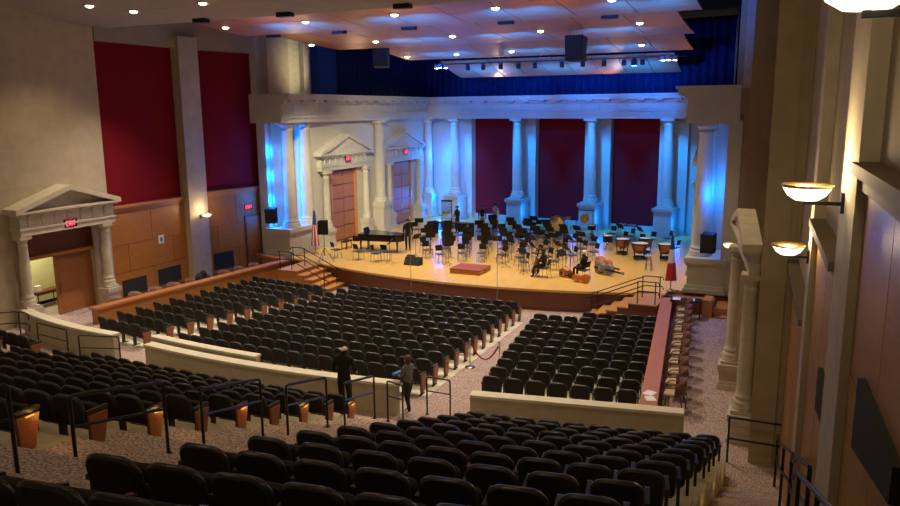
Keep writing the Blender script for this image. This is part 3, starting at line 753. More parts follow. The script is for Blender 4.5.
FEET.insert(0, ((-7.44, 3.4, 4.2), (-7.63, 5.1, 3.77)))
RL = ['cut off by the left edge of the photo', 'nearest one standing fully in view', 'second one fully in view, with blue sleeves', 'third one fully in view, with blue sleeves', 'fourth one fully in view, with blue sleeves', 'beside the dark parapet end where the aisle meets the walkway', 'standing crosswise behind the woman at the parapet gap']
for i, (p, q) in enumerate(FEET): hrail(p, q, 'black looped aisle handrail, ' + RL[i], i in (2, 3, 4))
hrail((-19.7, 15.6, -.06), (-19.6, 17.0, -.5), 'black looped handrail at the gap left of the center parapet', False, group='looped handrails of the left aisle')
hrail((-23.6, 17.1, -.5), (-21.9, 16.9, -.5), 'black looped handrail in front of the left parapet', False, group='looped handrails of the left aisle')
t = thing('wall_handrail', (-26.3, 18.0, -.6), 0, 'black curved handrail by the left portal pedestal', 'handrail')
for zz in (1.05, .62): M().tube([(-1, -.9, zz), (.1, .1, zz), (.55, .22, zz), (.78, .2, zz - .08), (.8, .16, zz - .25)], .022, 8).put('rail', 'black_metal', t)
for px_ in (-.6, .3): M().tube([(px_, -.5 if px_ < 0 else .15, 0), (px_, -.5 if px_ < 0 else .15, 1.05)], .022, 8).put('post', 'black_metal', t)

# right aisle rails
t = thing('guard_rail', (-.97, 17.85, -.5), 0, 'two-bar black guard rail across the foot of the right pier', 'handrail')
for zz in (1.12, .60): M().bar((-.02, 0, zz), (1.22, .0, zz), .045, .035).put('rail', 'black_metal', t)
for xx in (0, 1.2): M().bar((xx, 0, 0), (xx, 0, 1.12), .045, .045).put('post', 'black_metal', t)
t = thing('wall_handrail', (.3, 17.0, -.5), 0, 'black stepped handrail climbing beside the right wall', 'handrail')
def rl(y, h): return (xw(y) - .08 - .3, y - 17.0, rampz(y) + .5 + h)
for h in (1.22, .72):
    M().tube([rl(y, h) for y in (17.0, 16.2, 14.5, 12.2)], .026, 8).put('rail', 'black_metal', t)
    M().tube([rl(12.2, h), (rl(11.9, h)[0], rl(11.9, h)[1], rl(12.2, h)[2])] + [rl(y, h) for y in (11.2, 9.2)], .026, 8).put('rail', 'black_metal', t)
for y in (17.0, 14.5, 12.2, 9.2): M().bar(rl(y, -.05), rl(y, 1.22), .05, .05).put('post', 'black_metal', t)
t = thing('wall_handrail', (.2, 9.0, 2.3), 0, 'long sloping metal handrail on the near right wall', 'handrail')
def rl2(y, h): return (xw(y) - .20 - .2, y - 9.0, rampz(y) - 2.3 + h + .2)
M().tube([rl2(9.9, .80), rl2(9.6, .92)] + [rl2(y, .92) for y in (9.0, 7, 5, 3, 1.5)], .026, 8).put('rail', 'black_metal', t)
for y in (9.0, 6.9, 4.9, 3.2): M().bar((rl2(y, 0)[0], y - 9, rl2(y, -.25)[2]), rl2(y, .92), .045, .045).put('post', 'black_metal', t)

# ------------------------------------------------------------------ wall sconces
def sconce(x, y, z, side, label, r=.235, arm=.5, tiltdir=(1, 0)):
    t = thing('wall_sconce', (x, y, z), 0, label, 'wall lamp', 'bowl wall lamps')
    b = M(); prof = [(.02, -.15), (r * .45, -.145), (r * .75, -.10), (r * .94, -.03), (r, .0), (r * .97, .0), (r * .9, -.03), (r * .7, -.085), (.02, -.125)]
    b.lathe(prof, n=24); b.put('bowl', 'bowl_glass', t)
    M().lathe([(r * 1.0, -.012), (r * 1.03, -.012), (r * 1.03, .014), (r * 1.0, .014)], n=24).put('rim', 'brass', t)
    M().tube([(0, 0, -.145), (0, 0, -.18)], .02, 8).put('finial', 'black_metal', t)
    M().bar((-.02 * side, 0, -.17), (arm * side, 0, -.17), .035, .035).put('arm', 'black_metal', t)
    M().box(min(arm * side, arm * side - .03 * side), max(arm * side, arm * side - .03 * side), -.05, .05, -.26, -.06).put('wall_plate', 'black_metal', t)
    return t
SCON = [(.13, 8.3, 6.98, 1, 'bright bowl wall lamp on black arm, right wall, middle height'), (.0, 12.45, 5.68, 1, 'smaller bowl wall lamp on right wall before the big stone pier'), (.25, 4.05, 8.33, 1, 'largest bowl wall lamp cut off by the top right corner'), (-1.97, 29.0, 2.85, 1, 'far bowl wall lamp half hidden behind the right portal pediment')]
for x, y, z, s, lab in SCON: sconce(x, y, z, s, lab, arm=(xw(y) - .06 - x) if y < 20 else .42)
sconce(-26.62, 29.1, 2.72, -1, 'small lit bowl wall lamp on the left stone pier', arm=.44)
for x, y, z in [s[:3] for s in SCON]: light('sconce_light', 'POINT', (x, y, z + .16), 58, (1, .72, .38), size=.12)
light('sconce_light', 'POINT', (-26.6, 29.1, 2.9), 40, (1, .76, .45), size=.12)

# ------------------------------------------------------------------ ceiling fixtures
def ceil_z(y): 
    for (a, za), (b, zb) in zip(prof_c, prof_c[1:]):
        if a <= y <= b: return za + (zb - za) * (y - a) / max(b - a, 1e-6)
    return 11.3
prof_c = [(-4, 13.4), (8, 12.7), (14, 12.25), (19.8, 11.72), (22, 11.45), (24.3, 11.28)]
def cz(i, y, x=0):
    y0, z0, y1, z1, sag = ((23.2, 11.95, 29.6, 11.22, .12), (29.8, 11.75, 37.6, 11.12, .14), (37.7, 11.35, 42.2, 10.72, .10), (43.2, 10.62, 46.2, 9.78, .08))[i]
    s_ = (y - y0) / (y1 - y0); return z0 + (z1 - z0) * s_ - sag * math.sin(PI * max(0, min(1, s_)) ** .8)
def downlight(x, y, z, label, cool=False, r=.16):
    t = thing('ceiling_downlight', (x, y, z - .005), 0, label, 'ceiling light', 'round recessed ceiling lights')
    M().lathe([(r * .7, -.012), (r, -.015), (r * 1.12, -.004), (r * 1.12, .01)], n=16).put('trim_ring', 'chrome', t)
    M().lathe([(.001, -.085), (r * .4, -.07), (r * .66, -.035), (r * .72, -.006)], n=16).put('lamp', 'lamp_cool' if cool else 'lamp_glow', t)
k = 0
for (i, pts, nm) in ((-1, [(-23.9, 20.8), (-22.9, 21.9), (-19.3, 21.6), (-16.0, 21.5)], 'front house ceiling'), (0, [(-23.2, 27.3), (-18.9, 27.2), (-14.6, 27.0), (-10.4, 27.0), (-6.1, 26.9)], 'nearest timber ceiling row'), (1, [(-24.0, 35.0), (-20.0, 34.9), (-15.5, 34.5), (-11.0, 34.3), (-6.4, 33.6)], 'second timber ceiling row'), (2, [(-21.2, 40.7), (-18.0, 40.6), (-14.6, 40.4), (-11.2, 40.3), (-7.5, 40.1)], 'third timber ceiling row')):
    for j, (x, y) in enumerate(pts):
        z = ceil_z(y) if i < 0 else cz(i, y)
        downlight(x, y, z, 'small round glowing ceiling light, %s from left in the %s' % (ORD[j + 1], nm), i == 2, .20)
def spotbox(x, y, z, label, w=.5, g='black stage light boxes under the ceiling'):
    t = thing('stage_light', (x, y, z), 0, label, 'stage light', g)
    M().box(-w / 2, w / 2, -.14, .14, -.24, -.06).put('housing', 'black', t)
    M().bar((0, 0, -.08), (0, 0, .25), .04, .04).put('hanger', 'black_metal', t)
for j, x in enumerate((-21.5, -17.5, -12.6, -7.8, -4.6)): spotbox(x, 23.9, 11.4, 'flat black light box, %s from left along the front ceiling edge' % ORD[j + 1], .62)
for j, x in enumerate((-22.5, -18.9, -15.4, -11.0, -6.8)): spotbox(x, 29.75, 11.35, 'flat black light box, %s from left along first timber ceiling gap' % ORD[j + 1], .62)
t = thing('lighting_bar', (0, 42.7, 10.45), 0, 'long black lighting bar under the rear timber ceiling gap', 'lighting bar')
M().tube([(-20.0, 0, 0), (-5.6, 0, 0)], .035, 8).put('pipe', 'black_metal', t)
for x in (-19, -13, -7): M().bar((x, 0, 0), (x, 0, 1.0), .02, .02).put('hanger', 'black_metal', t)
for j, x in enumerate((-18.2, -17.2, -16.1, -15.0, -14.0, -12.4, -11.2, -10.0, -8.9, -7.9)):
    o = thing('stage_light', (x, 42.7, 10.465), 0, 'small black spotlight, %s from left on the lighting bar' % ORD[j + 1], 'stage light', 'spotlights on the lighting bar')
    M().lathe([(.10, -.42), (.13, -.40), (.13, -.16), (.06, -.10)], n=10).put('housing', 'black', o); M().box(-.15, .15, -.03, .03, -.10, -.04).put('yoke', 'black_metal', o)
o = thing('stage_light', (-8.35, 42.7, 10.53), 0, 'glowing blue spotlight on the lighting bar, right part', 'stage light', 'spotlights on the lighting bar')
M().lathe([(.16, -.5), (.16, -.2), (.06, -.12)], n=12).put('housing', 'black', o); M().lathe([(.001, -.505), (.15, -.505)], n=12).put('lens', 'lamp_blue', o)
for j, (x, y, lab) in enumerate(((-19.75, 42.2, 'cluster of pale glowing lamps hanging at left end of lighting bar'), (-6.35, 41.6, 'cluster of pale glowing lamps hanging at right end of lighting bar'))):
    o = thing('lamp_cluster', (x, y, 10.55), 0, lab, 'stage light', 'lamp clusters')
    M().bar((0, 0, -.1), (0, 0, .35), .03, .03).put('hanger', 'black_metal', o); M().box(-.42, .42, -.06, .06, -.16, -.1).put('crossbar', 'black_metal', o)
    for dx, dy in ((-.3, .05), (0, -.1), (.3, .05)):
        h = M().lathe([(.06, -.1), (.13, -.16), (.13, -.34), (.11, -.36)], (dx, dy, 0), 10).put('lamp_head', 'case_grey', o)
        M().lathe([(.001, -.362), (.11, -.362)], (dx, dy, 0), 10).put('lens', 'lamp_cool', h)
def hangspk(x, y, z, rz, lab):
    t = thing('hanging_loudspeaker', (x, y, z), rz, lab, 'loudspeaker', 'hanging loudspeakers')
    m = M(); m.slab([(-.32, .02), (.34, -.06), (.30, -1.12), (-.24, -1.06)], (-.42, 0, 0), (0, 1, 0), (0, 0, 1), .84); m.put('cabinet', 'black', t, bevel=.02)
    g = M(); g.slab([(-.335, 0), (-.315, 0), (-.235, -1.04), (-.255, -1.04)], (-.38, 0, 0), (0, 1, 0), (0, 0, 1), .76); g.put('grille', 'grille', t)
    for dx in (-.3, .3): M().bar((dx, 0, -.02), (dx, 0, .75), .02, .02).put('cable', 'black_metal', t)
    M().box(-.06, .06, -.24, -.225, -.98, -.95).put('badge', 'chrome', t)
hangspk(-21.46, 38.0, 11.2, .25, 'left black loudspeaker hanging above the stage')
hangspk(-9.3, 34.2, 10.95, -.1, 'right black loudspeaker hanging above the stage')
def wallspk(x, y, z, rz, lab, s=1.):
    t = thing('wall_loudspeaker', (x, y, z), rz, lab, 'loudspeaker', 'column loudspeakers')
    m = M(); m.slab([(-.25, .38), (.22, .44), (.22, -.40), (-.2, -.40)], (-.27, 0, 0), (0, 1, 0), (0, 0, 1), .54); m.put('cabinet', 'black', t, bevel=.02)
    M().bar((.0, .2, 0), (.0, .55, 0), .05, .05).put('bracket', 'black_metal', t)
    M().slab([(-.262, .33), (-.245, .33), (-.2, -.36), (-.217, -.36)], (-.23, 0, 0), (0, 1, 0), (0, 0, 1), .46).put('grille', 'grille', t)
wallspk(-25.15, 32.3, 2.28, .2, 'black loudspeaker bracketed beside the left stage column')
wallspk(-3.02, 32.35, 2.25, -.2, 'black loudspeaker bracketed beside the right stage column')

# ------------------------------------------------------------------ steps beside the stage
def steps(s, nm, n=5):
    def sx(x): return x if s > 0 else 2 * X0 - x + .6
    m = M(); c = M(); x0 = -22.4; run = .44; y0, y1 = 29.95, 31.25
    for i in range(n):
        zt = -.19 * (i + 0) - .0; xa = x0 + run * i; xb = xa + run + .03
        if i == 0: xa -= .7
        m.box(xa, xb - .03, y0, y1 + .9, -1.0, zt - .04); c.box(xa, xb, y0 - .02, y1 + .9, zt - .04, zt)
    if s < 0:
        for q in (m, c): q.v = [(sx(x), y, z) for x, y, z in q.v]; q.f = [f[::-1] for f in q.f]
    o = struct(m, nm, 'wood_dark' if s < 0 else 'wood'); c.put('tread', 'wood_step', o)
    for j, y in enumerate((30.05, 31.15)):
        t = thing('stair_handrail', (sx(x0), y, -.0), 0, ('%s black handrail of the %s stage steps' % (('outer', 'inner')[j], ('left', 'right')[s < 0])), 'handrail', 'handrails of the stage steps')
        g = 1 if s > 0 else -1
        for h in (.92, .52):
            pts = [(-.75 * g, 0, h - .12), (-.7 * g, 0, h), (0, 0, h), (run * 4.6 * g, 0, h - .19 * 4.6), (run * 5.0 * g, 0, h - .19 * 4.6 - .02), (run * 5.05 * g, 0, h - .19 * 4.6 - .15)]
            M().tube(pts, .022, 8).put('rail', 'black_metal', t)
        for fx, zz in ((-.6, 0), (.1, 0), (run * 4.5, -.76)): M().tube([(fx * g, 0, zz), (fx * g, 0, zz + .92 - (.06 if fx > 1 else 0))], .022, 8).put('post', 'black_metal', t)
steps(1, 'floor_steps_left'); steps(-1, 'floor_steps_right')
# low steps by the right wall, up to the stage
m = M()
for i in range(3): m.box(-2.55, -1.45, 30.6 + .4 * i, 33.2, -1, -.75 + .25 * i)
struct(m, 'floor_steps_far_right', 'wood_step')
struct(M().box(-2.98, -2.62, 31.0, 31.9, -1, .15), 'trim_30', 'wood_step')
# ------------------------------------------------------------------ orchestra: chairs and music stands
mat('chair_steel', (.10, .10, .11), .35, metal=.6); mat('seat_pad', (.06, .065, .075), .45)
def make_orch_chair():
    t = thing('orchestra_chair', (0, 0, 0), 0, '-', 'chair', 'orchestra chairs')
    m = cushion(rrect(.21, .21, -.2, .2, .05, 3), lambda x, z: 0, .05, 0, 0); m.v = [(x, z, .455 + y) for x, y, z in m.v]; m.f = [f[::-1] for f in m.f]; m.put('seat', 'seat_pad', t)
    b = cushion(rrect(.18, .20, .60, .88, .05, 3), lambda x, z: -.21 - (z - .6) * .22 + x * x * .4, .03, 0, 0); b.put('backrest', 'black', t)
    for s in (-1, 1):
        M().tube([(s * .21, .20, 0), (s * .20, .17, .43)], .011, 6).put('leg', 'chair_steel', t)
        M().tube([(s * .21, -.25, 0), (s * .20, -.19, .43)], .011, 6).put('leg', 'chair_steel', t)
        M().tube([(s * .19, .17, .43), (s * .19, -.2, .43), (s * .185, -.22, .62)], .011, 6).put('side_frame', 'black_metal', t)
    remember(t); return t
def make_stand():
    t = thing('music_stand', (0, 0, 0), 0, '-', 'music stand', 'music stands'); 
    d = M(); d.slab([(-.26, 0), (.26, 0), (.26, .34), (-.26, .34)], (0, .06, 1.0), (1, 0, 0), (0, .58, .81), .012); d.box(-.26, .26, .0, .07, .985, 1.0); d.put('desk', 'black', t)
    M().tube([(0, .08, .12), (0, .09, 1.08)], .012, 6).put('pole', 'black_metal', t)
    b = M()
    for a in (90, 210, 330): b.tube([(0, .08, .16), (.25 * math.cos(R(a)), .08 + .25 * math.sin(R(a)), .008)], .010, 5)
    b.put('tripod_base', 'black_metal', t)
    remember(t); return t
oc, ms = make_orch_chair(), make_stand()
used = {id(oc): False, id(ms): False}
def place(o, loc, rz, label, group=None):
    if not used[id(o)]:
        used[id(o)] = True; o.location = loc; o.rotation_euler.z = rz; o['label'] = label; return o
    return dup(o, loc, rz, label, group)
PX, PY = -14.0, 33.1
AVOID = [(-20.9, 36.4, 2.3), (-7.7, 35.6, 1.5), (-10.45, 33.3, .85), (-8.7, 33.4, 1.0), (-6.8, 39.4, 2.1), (-19.2, 42.6, 1.7), (-19.5, 37.1, .6), (-17.5, 33.9, 1.0), (-17.9, 45, .6), (-8.7, 32.8, .8), (-14, 33.1, 1.6), (-11.3, 43.6, 1.4), (-9.2, 41.4, .9), (-13.2, 45.0, .8), (-15.8, 44.8, .6), (-9.6, 33.0, .9)]
def clear(x, y, r=.35):
    return all(math.hypot(x - a, y - b) > c + r for a, b, c in AVOID) and -22.6 < x < -5.6 and y < lin(x, (48.2, -23), (45.6, -6)) if False else all(math.hypot(x - a, y - b) > c + r for a, b, c in AVOID) and -22.6 < x < -5.6 and y < 45.4
rows = [(2.7, -80, 62, 7), (4.1, -86, 62, 11), (5.5, -86, 72, 14), (6.9, -74, 74, 16), (8.3, -58, 70, 17), (9.6, -46, 60, 17), (10.9, -40, 48, 15), (12.0, -24, 36, 9)]
papers = []
for ri, (r, a0, a1, n) in enumerate(rows):
    kc = ks = 0
    for i in range(n):
        a = R(a0 + (a1 - a0) * i / (n - 1)) + random.uniform(-.02, .02); rr = r + random.uniform(-.12, .12)
        x, y = PX + rr * math.sin(a), PY + rr * math.cos(a)
        face = math.atan2(math.sin(a), math.cos(a)); rz = PI - a + random.uniform(-.25, .25)
        if clear(x, y):
            kc += 1; place(oc, (x, y, 0), rz, 'black orchestra chair, %s from left in %s ring around the podium' % (ORD[kc], ORD[ri + 1]), 'orchestra chairs')
        x, y = PX + (rr - .72) * math.sin(a), PY + (rr - .72) * math.cos(a)
        if clear(x, y, .3):
            ks += 1; place(ms, (x, y, 0), PI - a + random.uniform(-.3, .3), 'black music stand, %s from left in %s ring around the podium' % (ORD[ks], ORD[ri + 1]), 'music stands')
for (x, y, rz, lab) in ((-22.0, 33.6, -.5, 'black orchestra chair alone in front of the piano, left one'), (-20.6, 33.6, -.3, 'black orchestra chair in front of the piano, middle one'), (-19.2, 34.0, 0, 'black orchestra chair in front of the piano, right one'), (-5.5, 40.9, 1.2, 'black chair right of the timpani, nearer the right column'), (-6.3, 43.7, 2.2, 'black chair standing by the right end of the back wall'), (-10.30, 33.25, 1.45, 'black chair the dark-haired cellist sits on'), (-8.5, 33.5, 1.25, 'black chair the white-haired cellist sits on')):
    place(oc, (x, y, 0), rz, lab, 'orchestra chairs')
for (x, y, rz, lab) in ((-11.35, 33.5, 1.3, 'music stand with a white sheet in front of the dark-haired cellist'), (-9.5, 33.75, 1.2, 'music stand with a white sheet in front of the white-haired cellist')):
    s_ = place(ms, (x, y, 0), rz, lab, 'music stands')
    m = M(); m.slab([(-.2, .03), (.2, .03), (.2, .33), (-.2, .33)], (0, .052, 1.0), (1, 0, 0), (0, .58, .81), -.006)
    p = m.put('sheet_music', 'paper', None, loc=(x, y, 0), rz=rz); tag(p, 'white sheet music on the stand before the ' + ('dark' if x < -10 else 'white') + '-haired cellist', 'sheet music')
# podium
t = thing('conductor_podium', (-14.0, 33.1, 0), 0, 'low wooden conductor podium with dark red carpet top at stage front', 'podium')
M().box(-.78, .78, -.7, .7, 0, .2).put('base', 'wood', t, bevel=.01); M().box(-.80, .80, -.72, .72, .2, .235).put('carpet_top', 'podium_red', t)
# grand piano
t = thing('grand_piano', (-20.6, 36.4, 0), R(8), 'black grand piano with closed lid at stage left of the orchestra', 'piano', None)
out = [(-1.3, -.72), (.9, -.72), (1.15, -.55), (1.25, -.2), (1.1, .15), (.7, .32), (.2, .42), (-.2, .62), (-.6, .74), (-1.3, .74)]
M().prism(out, .64, .98).put('case', 'black_gloss', t); M().prism([(x * 1.015, y * 1.02) for x, y in out], .985, 1.02).put('lid', 'black_gloss', t)
kb = M(); kb.box(-1.62, -1.3, -.74, .74, .60, .72); kb.box(-1.62, -1.55, -.74, .74, .72, .77); kb.box(-1.62, -1.3, -.74, -.66, .72, .9); kb.box(-1.62, -1.3, .66, .74, .72, .9); kb.put('keybed', 'black_gloss', t)
M().box(-1.54, -1.36, -.62, .62, .72, .74).put('keys', 'white', t)
M().slab([(-.4, 0), (.4, 0), (.36, .28), (-.36, .28)], (-1.05, 0, 1.02), (0, 1, 0), (-.3, 0, .95), .02).put('music_desk', 'black_gloss', t)
for x, y in ((-1.2, -.58), (-1.2, .58), (.85, -.3)): l_ = M().tube([(x, y, .06), (x, y, .3), (x, y, .64)], [.035, .05, .075], 8).put('leg', 'black_gloss', t); M().lathe([(.04, 0), (.04, .06)], (x, y, 0), 8).put('caster', 'brass', l_)
ly = M(); ly.bar((-1.0, -.1, .1), (-1.0, -.1, .64), .03, .03); ly.bar((-1.0, .1, .1), (-1.0, .1, .64), .03, .03); ly.box(-1.08, -.95, -.16, .16, .06, .12); ly.put('pedal_lyre', 'black_gloss', t)
t = thing('piano_bench', (-22.95, 36.15, 0), R(8), 'black padded bench at the piano keyboard', 'bench')
M().box(-.18, .18, -.4, .4, .40, .48).put('seat', 'black', t, bevel=.02)
for x in (-.14, .14):
    for y in (-.34, .34): M().bar((x, y, 0), (x, y, .4), .04, .04).put('leg', 'black_gloss', t)
# wedge monitors
for x, y, s, lab in ((-17.75, 33.95, .42, 'small black case behind the wide monitor at stage front'), (-17.35, 33.5, .9, 'wide black stage monitor lying at the stage front')):
    t = thing('stage_monitor', (x, y, 0), 0, lab, 'loudspeaker'); m = M(); m.slab([(-.2, 0), (.25, 0), (.25, .38), (.05, .38)], (-s / 2, 0, 0), (0, 1, 0), (0, 0, 1), s); m.put('cabinet', 'black', t, bevel=.015)
    M().slab([(-.205, .03), (-.195, .03), (.03, .36), (.02, .36)], (-s / 2 + .04, 0, 0), (0, 1, 0), (0, 0, 1), s - .08).put('grille', 'grille', t)
# ------------------------------------------------------------------ string instruments lying on the floor
def body_outline(L):
    pts = []
    for t_, w in ((0, .10), (.03, .20), (.10, .25), (.22, .265), (.33, .235), (.42, .175), (.50, .155), (.58, .165), (.68, .2), (.82, .205), (.93, .17), (.985, .09), (1, .04)):
        pts.append((w * L, t_ * L))
    return [(x, y) for x, y in pts] + [(-x, y) for x, y in pts[::-1]]
def string_inst(name, loc, rot, L, dep, mt, label, group=None, neck='black'):
    t = D.objects.new(name, None); COL.objects.link(t); t.location = loc; t.rotation_euler = rot; tag(t, label, 'string instrument', group)
    o = body_outline(L); n = len(o); m = M(); cx_, cy_ = 0, L * .45
    def ring(k, z): return [(cx_ + (x - cx_) * k, cy_ + (y - cy_) * k, z) for x, y in o]
    rg = [ring(.6, -dep * .62), ring(.93, -dep * .54), ring(1, -dep * .46), ring(1, dep * .46), ring(.93, dep * .54), ring(.6, dep * .62)]
    vs = [p for r_ in rg for p in r_]; fs = []
    for i in range(5): fs += [(i * n + j, i * n + (j + 1) % n, (i + 1) * n + (j + 1) % n, (i + 1) * n + j) for j in range(n)]
    m.add(vs, fs, 0, False); m.add(rg[0], [tuple(range(n - 1, -1, -1))]); m.add(rg[-1], [tuple(range(n))]); m.put('body', mt, t)
    M().bar((0, L * .68, dep * .70), (0, L * 1.62, dep * .62), .05 * L / .75, .035, up=(0, 0, 1)).put('neck', neck, t)
    M().sphere((0, L * 1.66, dep * .5), .05 * L / .75, 8).put('scroll', mt, t)
    M().box(-.07 * L, .07 * L, L * .36, L * .38, dep * .6, dep * .6 + .1 * L).put('bridge', 'tan_fabric', t)
    M().slab([(-.05 * L, 0), (.05 * L, 0), (.03 * L, L * .26), (-.03 * L, L * .26)], (0, L * .05, dep * .72), (1, 0, 0), (0, 1, 0), .02).put('tailpiece', 'black', t)
    return t
string_inst('cello', (-8.98, 32.45, .21), (R(90), R(0), R(98)), .76, .13, 'varnish_orange', 'orange cello lying on its side at the feet of the white-haired player') if False else None
def side_inst(x, y, L, dep, mt, ang, label, z=None, name='cello'):
    # lying on its side rib: instrument's x axis vertical
    rotm = Matrix.Rotation(R(ang), 4, 'Z') @ Matrix.Rotation(R(90), 4, 'Y')
    t = string_inst(name, (x, y, z if z is not None else .262 * L), rotm.to_euler(), L, dep, mt, label); return t
side_inst(-8.05, 32.75, .80, .14, 'varnish_orange', 80, 'orange cello lying on its side in front of the white-haired cellist')
side_inst(-9.7, 33.75, .76, .13, 'varnish', -110, 'dark red cello lying on its side behind the dark-haired cellist')
side_inst(-8.55, 36.35, 1.15, .26, 'varnish_orange', 228, 'orange double bass lying on its side at right of the orchestra', name='double_bass')
side_inst(-8.35, 35.25, 1.15, .22, 'case_grey', 236, 'dark grey double bass lying on its side in front of the orange one', name='double_bass')
# stool
t = thing('stool', (-6.1, 36.6, 0), 0, 'tall wooden stool between the double basses and timpani', 'stool')
M().lathe([(.001, .70), (.17, .70), (.18, .72), (.17, .75), (.001, .75)], n=14).put('seat', 'tan_fabric', t)
for a in (45, 135, 225, 315): M().tube([(.20 * math.cos(R(a)), .20 * math.sin(R(a)), 0), (.13 * math.cos(R(a)), .13 * math.sin(R(a)), .70)], .014, 6).put('leg', 'chair_brown', t)
M().tube([(.17 * math.cos(2 * PI * i / 12), .17 * math.sin(2 * PI * i / 12), .3) for i in range(13)], .008, 5).put('foot_ring', 'black_metal', t)
# timpani
def timpano(x, y, r, lab):
    t = thing('timpano', (x, y, 0), random.uniform(0, 1), lab, 'drum', 'copper timpani')
    M().lathe([(.03, .30), (r * .4, .32), (r * .72, .42), (r * .92, .58), (r, .80)], n=20).put('bowl', 'copper', t)
    M().lathe([(r + .03, .80), (r + .04, .84), (r, .86), (r, .80)], n=20).put('hoop', 'black_metal', t); M().lathe([(.001, .855), (r + .005, .852)], n=20).put('head', 'drum_head', t)
    for a in range(4): M().tube([((r + .03) * math.cos(a * PI / 2), (r + .03) * math.sin(a * PI / 2), .84), (r * .8 * math.cos(a * PI / 2), r * .8 * math.sin(a * PI / 2), .3), (r * .75 * math.cos(a * PI / 2), r * .75 * math.sin(a * PI / 2), 0)], .025, 6).put('strut', 'black_metal', t)
    b = M(); b.lathe([(r * .78, .09), (r * .78, .15), (r * .6, .15), (r * .6, .09)], n=16); b.box(-.1, .1, -r - .1, -.2, .06, .12); b.put('pedal_base', 'black_metal', t)
for x, y, r, lab in ((-8.15, 40.3, .36, 'leftmost copper kettledrum of the group'), (-7.05, 39.3, .42, 'copper kettledrum second from left, nearest the camera'), (-7.05, 41.0, .33, 'copper kettledrum half hidden behind the others'), (-5.75, 39.6, .42, 'rightmost copper kettledrum of the group')): timpano(x, y, r, lab)
# percussion
t = thing('marimba', (-19.2, 42.6, 0), R(-6), 'long dark marimba in front of the man at the back left', 'percussion')
m = M(); [m.box(-1.25 + .09 * i, -1.18 + .09 * i, -.34 + .006 * i, .30 - .006 * i, .86, .885) for i in range(28)]; m.put('bars', 'varnish', t)
m = M(); [m.tube([(-1.22 + .09 * i, -.12, .82), (-1.22 + .09 * i, -.12, .45 - .25 * abs(i - 14) / 14 + .25 * (i > 13) * 0)], .03, 6) for i in range(28)]; m.put('resonators', 'black_metal', t)
f_ = M(); f_.bar((-1.35, -.36, .83), (1.35, -.2, .83), .04, .06); f_.bar((-1.35, .34, .83), (1.35, .2, .83), .04, .06); f_.box(-1.38, -1.3, -.38, .38, .0, .86); f_.box(1.3, 1.38, -.25, .25, 0, .86); f_.put('frame', 'black', t)
def drum(name, x, y, z, r, h, lab, mt='varnish', horiz=False):
    t = thing(name, (x, y, 0), 0, lab, 'drum')
    s_ = M(); s_.lathe([(r, -h / 2), (r, h / 2)], n=20); hd = M(); hd.lathe([(.001, h / 2 + .002), (r * .98, h / 2)], n=20); hd.lathe([(.001, -h / 2 - .002), (r * .98, -h / 2)], n=20)
    hp = M(); [hp.lathe([(r + .015, q - .02), (r + .02, q), (r + .015, q + .02), (r, q)], n=20) for q in (-h / 2, h / 2)]
    for q, nm, mm in ((s_, 'shell', mt), (hd, 'head', 'drum_head'), (hp, 'hoop', 'chrome')):
        if horiz: q.v = [(x_, z_, -y_) for x_, y_, z_ in q.v]
        q.v = [(x_, y_, z_ + z) for x_, y_, z_ in q.v]; q.put(nm, mm, t)
    g = M()
    if horiz:
        for sx_ in (-1, 1):
            g.bar((sx_ * (r + .05), -.3, 0), (sx_ * (r + .05), .3, 0), .04, .04); g.bar((sx_ * (r + .05), 0, 0), (sx_ * (r + .05), 0, z), .04, .04); g.bar((sx_ * (r + .06), 0, z), (sx_ * r * .98, 0, z), .04, .04)
    else:
        g.tube([(0, 0, .25), (0, 0, z - h / 2)], .015, 6); [g.tube([(0, 0, .35), (.3 * math.cos(a), .3 * math.sin(a), 0)], .012, 5) for a in (0, 2.1, 4.2)]
        [g.tube([(0, 0, z - h / 2 - .1), (r * math.cos(a), r * math.sin(a), z - h / 2)], .012, 5) for a in (0, 2.1, 4.2)]
    g.put('stand', 'black_metal', t); return t
drum('bass_drum', -13.2, 45.0, .78, .46, .42, 'large upright bass drum with pale head before the back column', 'wood_dark', True)
drum('snare_drum', -11.7, 43.3, .78, .19, .15, 'snare drum on a stand, left of the brass gong', 'chrome')
drum('tom_drum', -10.7, 43.8, .82, .24, .26, 'dark tom drum on a stand under the gong', 'black')
drum('floor_tom', -9.2, 41.4, .62, .26, .36, 'dark floor tom right of the gong stand', 'black')
t = thing('gong', (-11.3, 44.4, 0), .15, 'round brass gong hanging in a black frame before the blue column', 'gong')
g = M(); g.lathe([(.001, .03), (.06, .03), (.24, .02), (.28, .0), (.27, -.04)], n=22); g.v = [(x, z, -y + 1.25) for x, y, z in g.v]; g.put('disc', 'brass', t)
f_ = M(); [f_.bar((s * .5, 0, 0), (s * .5, 0, 1.75), .04, .04) for s in (-1, 1)]; f_.bar((-.5, 0, 1.75), (.5, 0, 1.75), .04, .04); [f_.bar((s * .5, -.3, .02), (s * .5, .3, .02), .04, .04) for s in (-1, 1)]; [f_.bar((s * .2, 0, 1.75), (s * .2, .01, 1.5), .01, .01) for s in (-1, 1)]; f_.put('frame', 'black_metal', t)
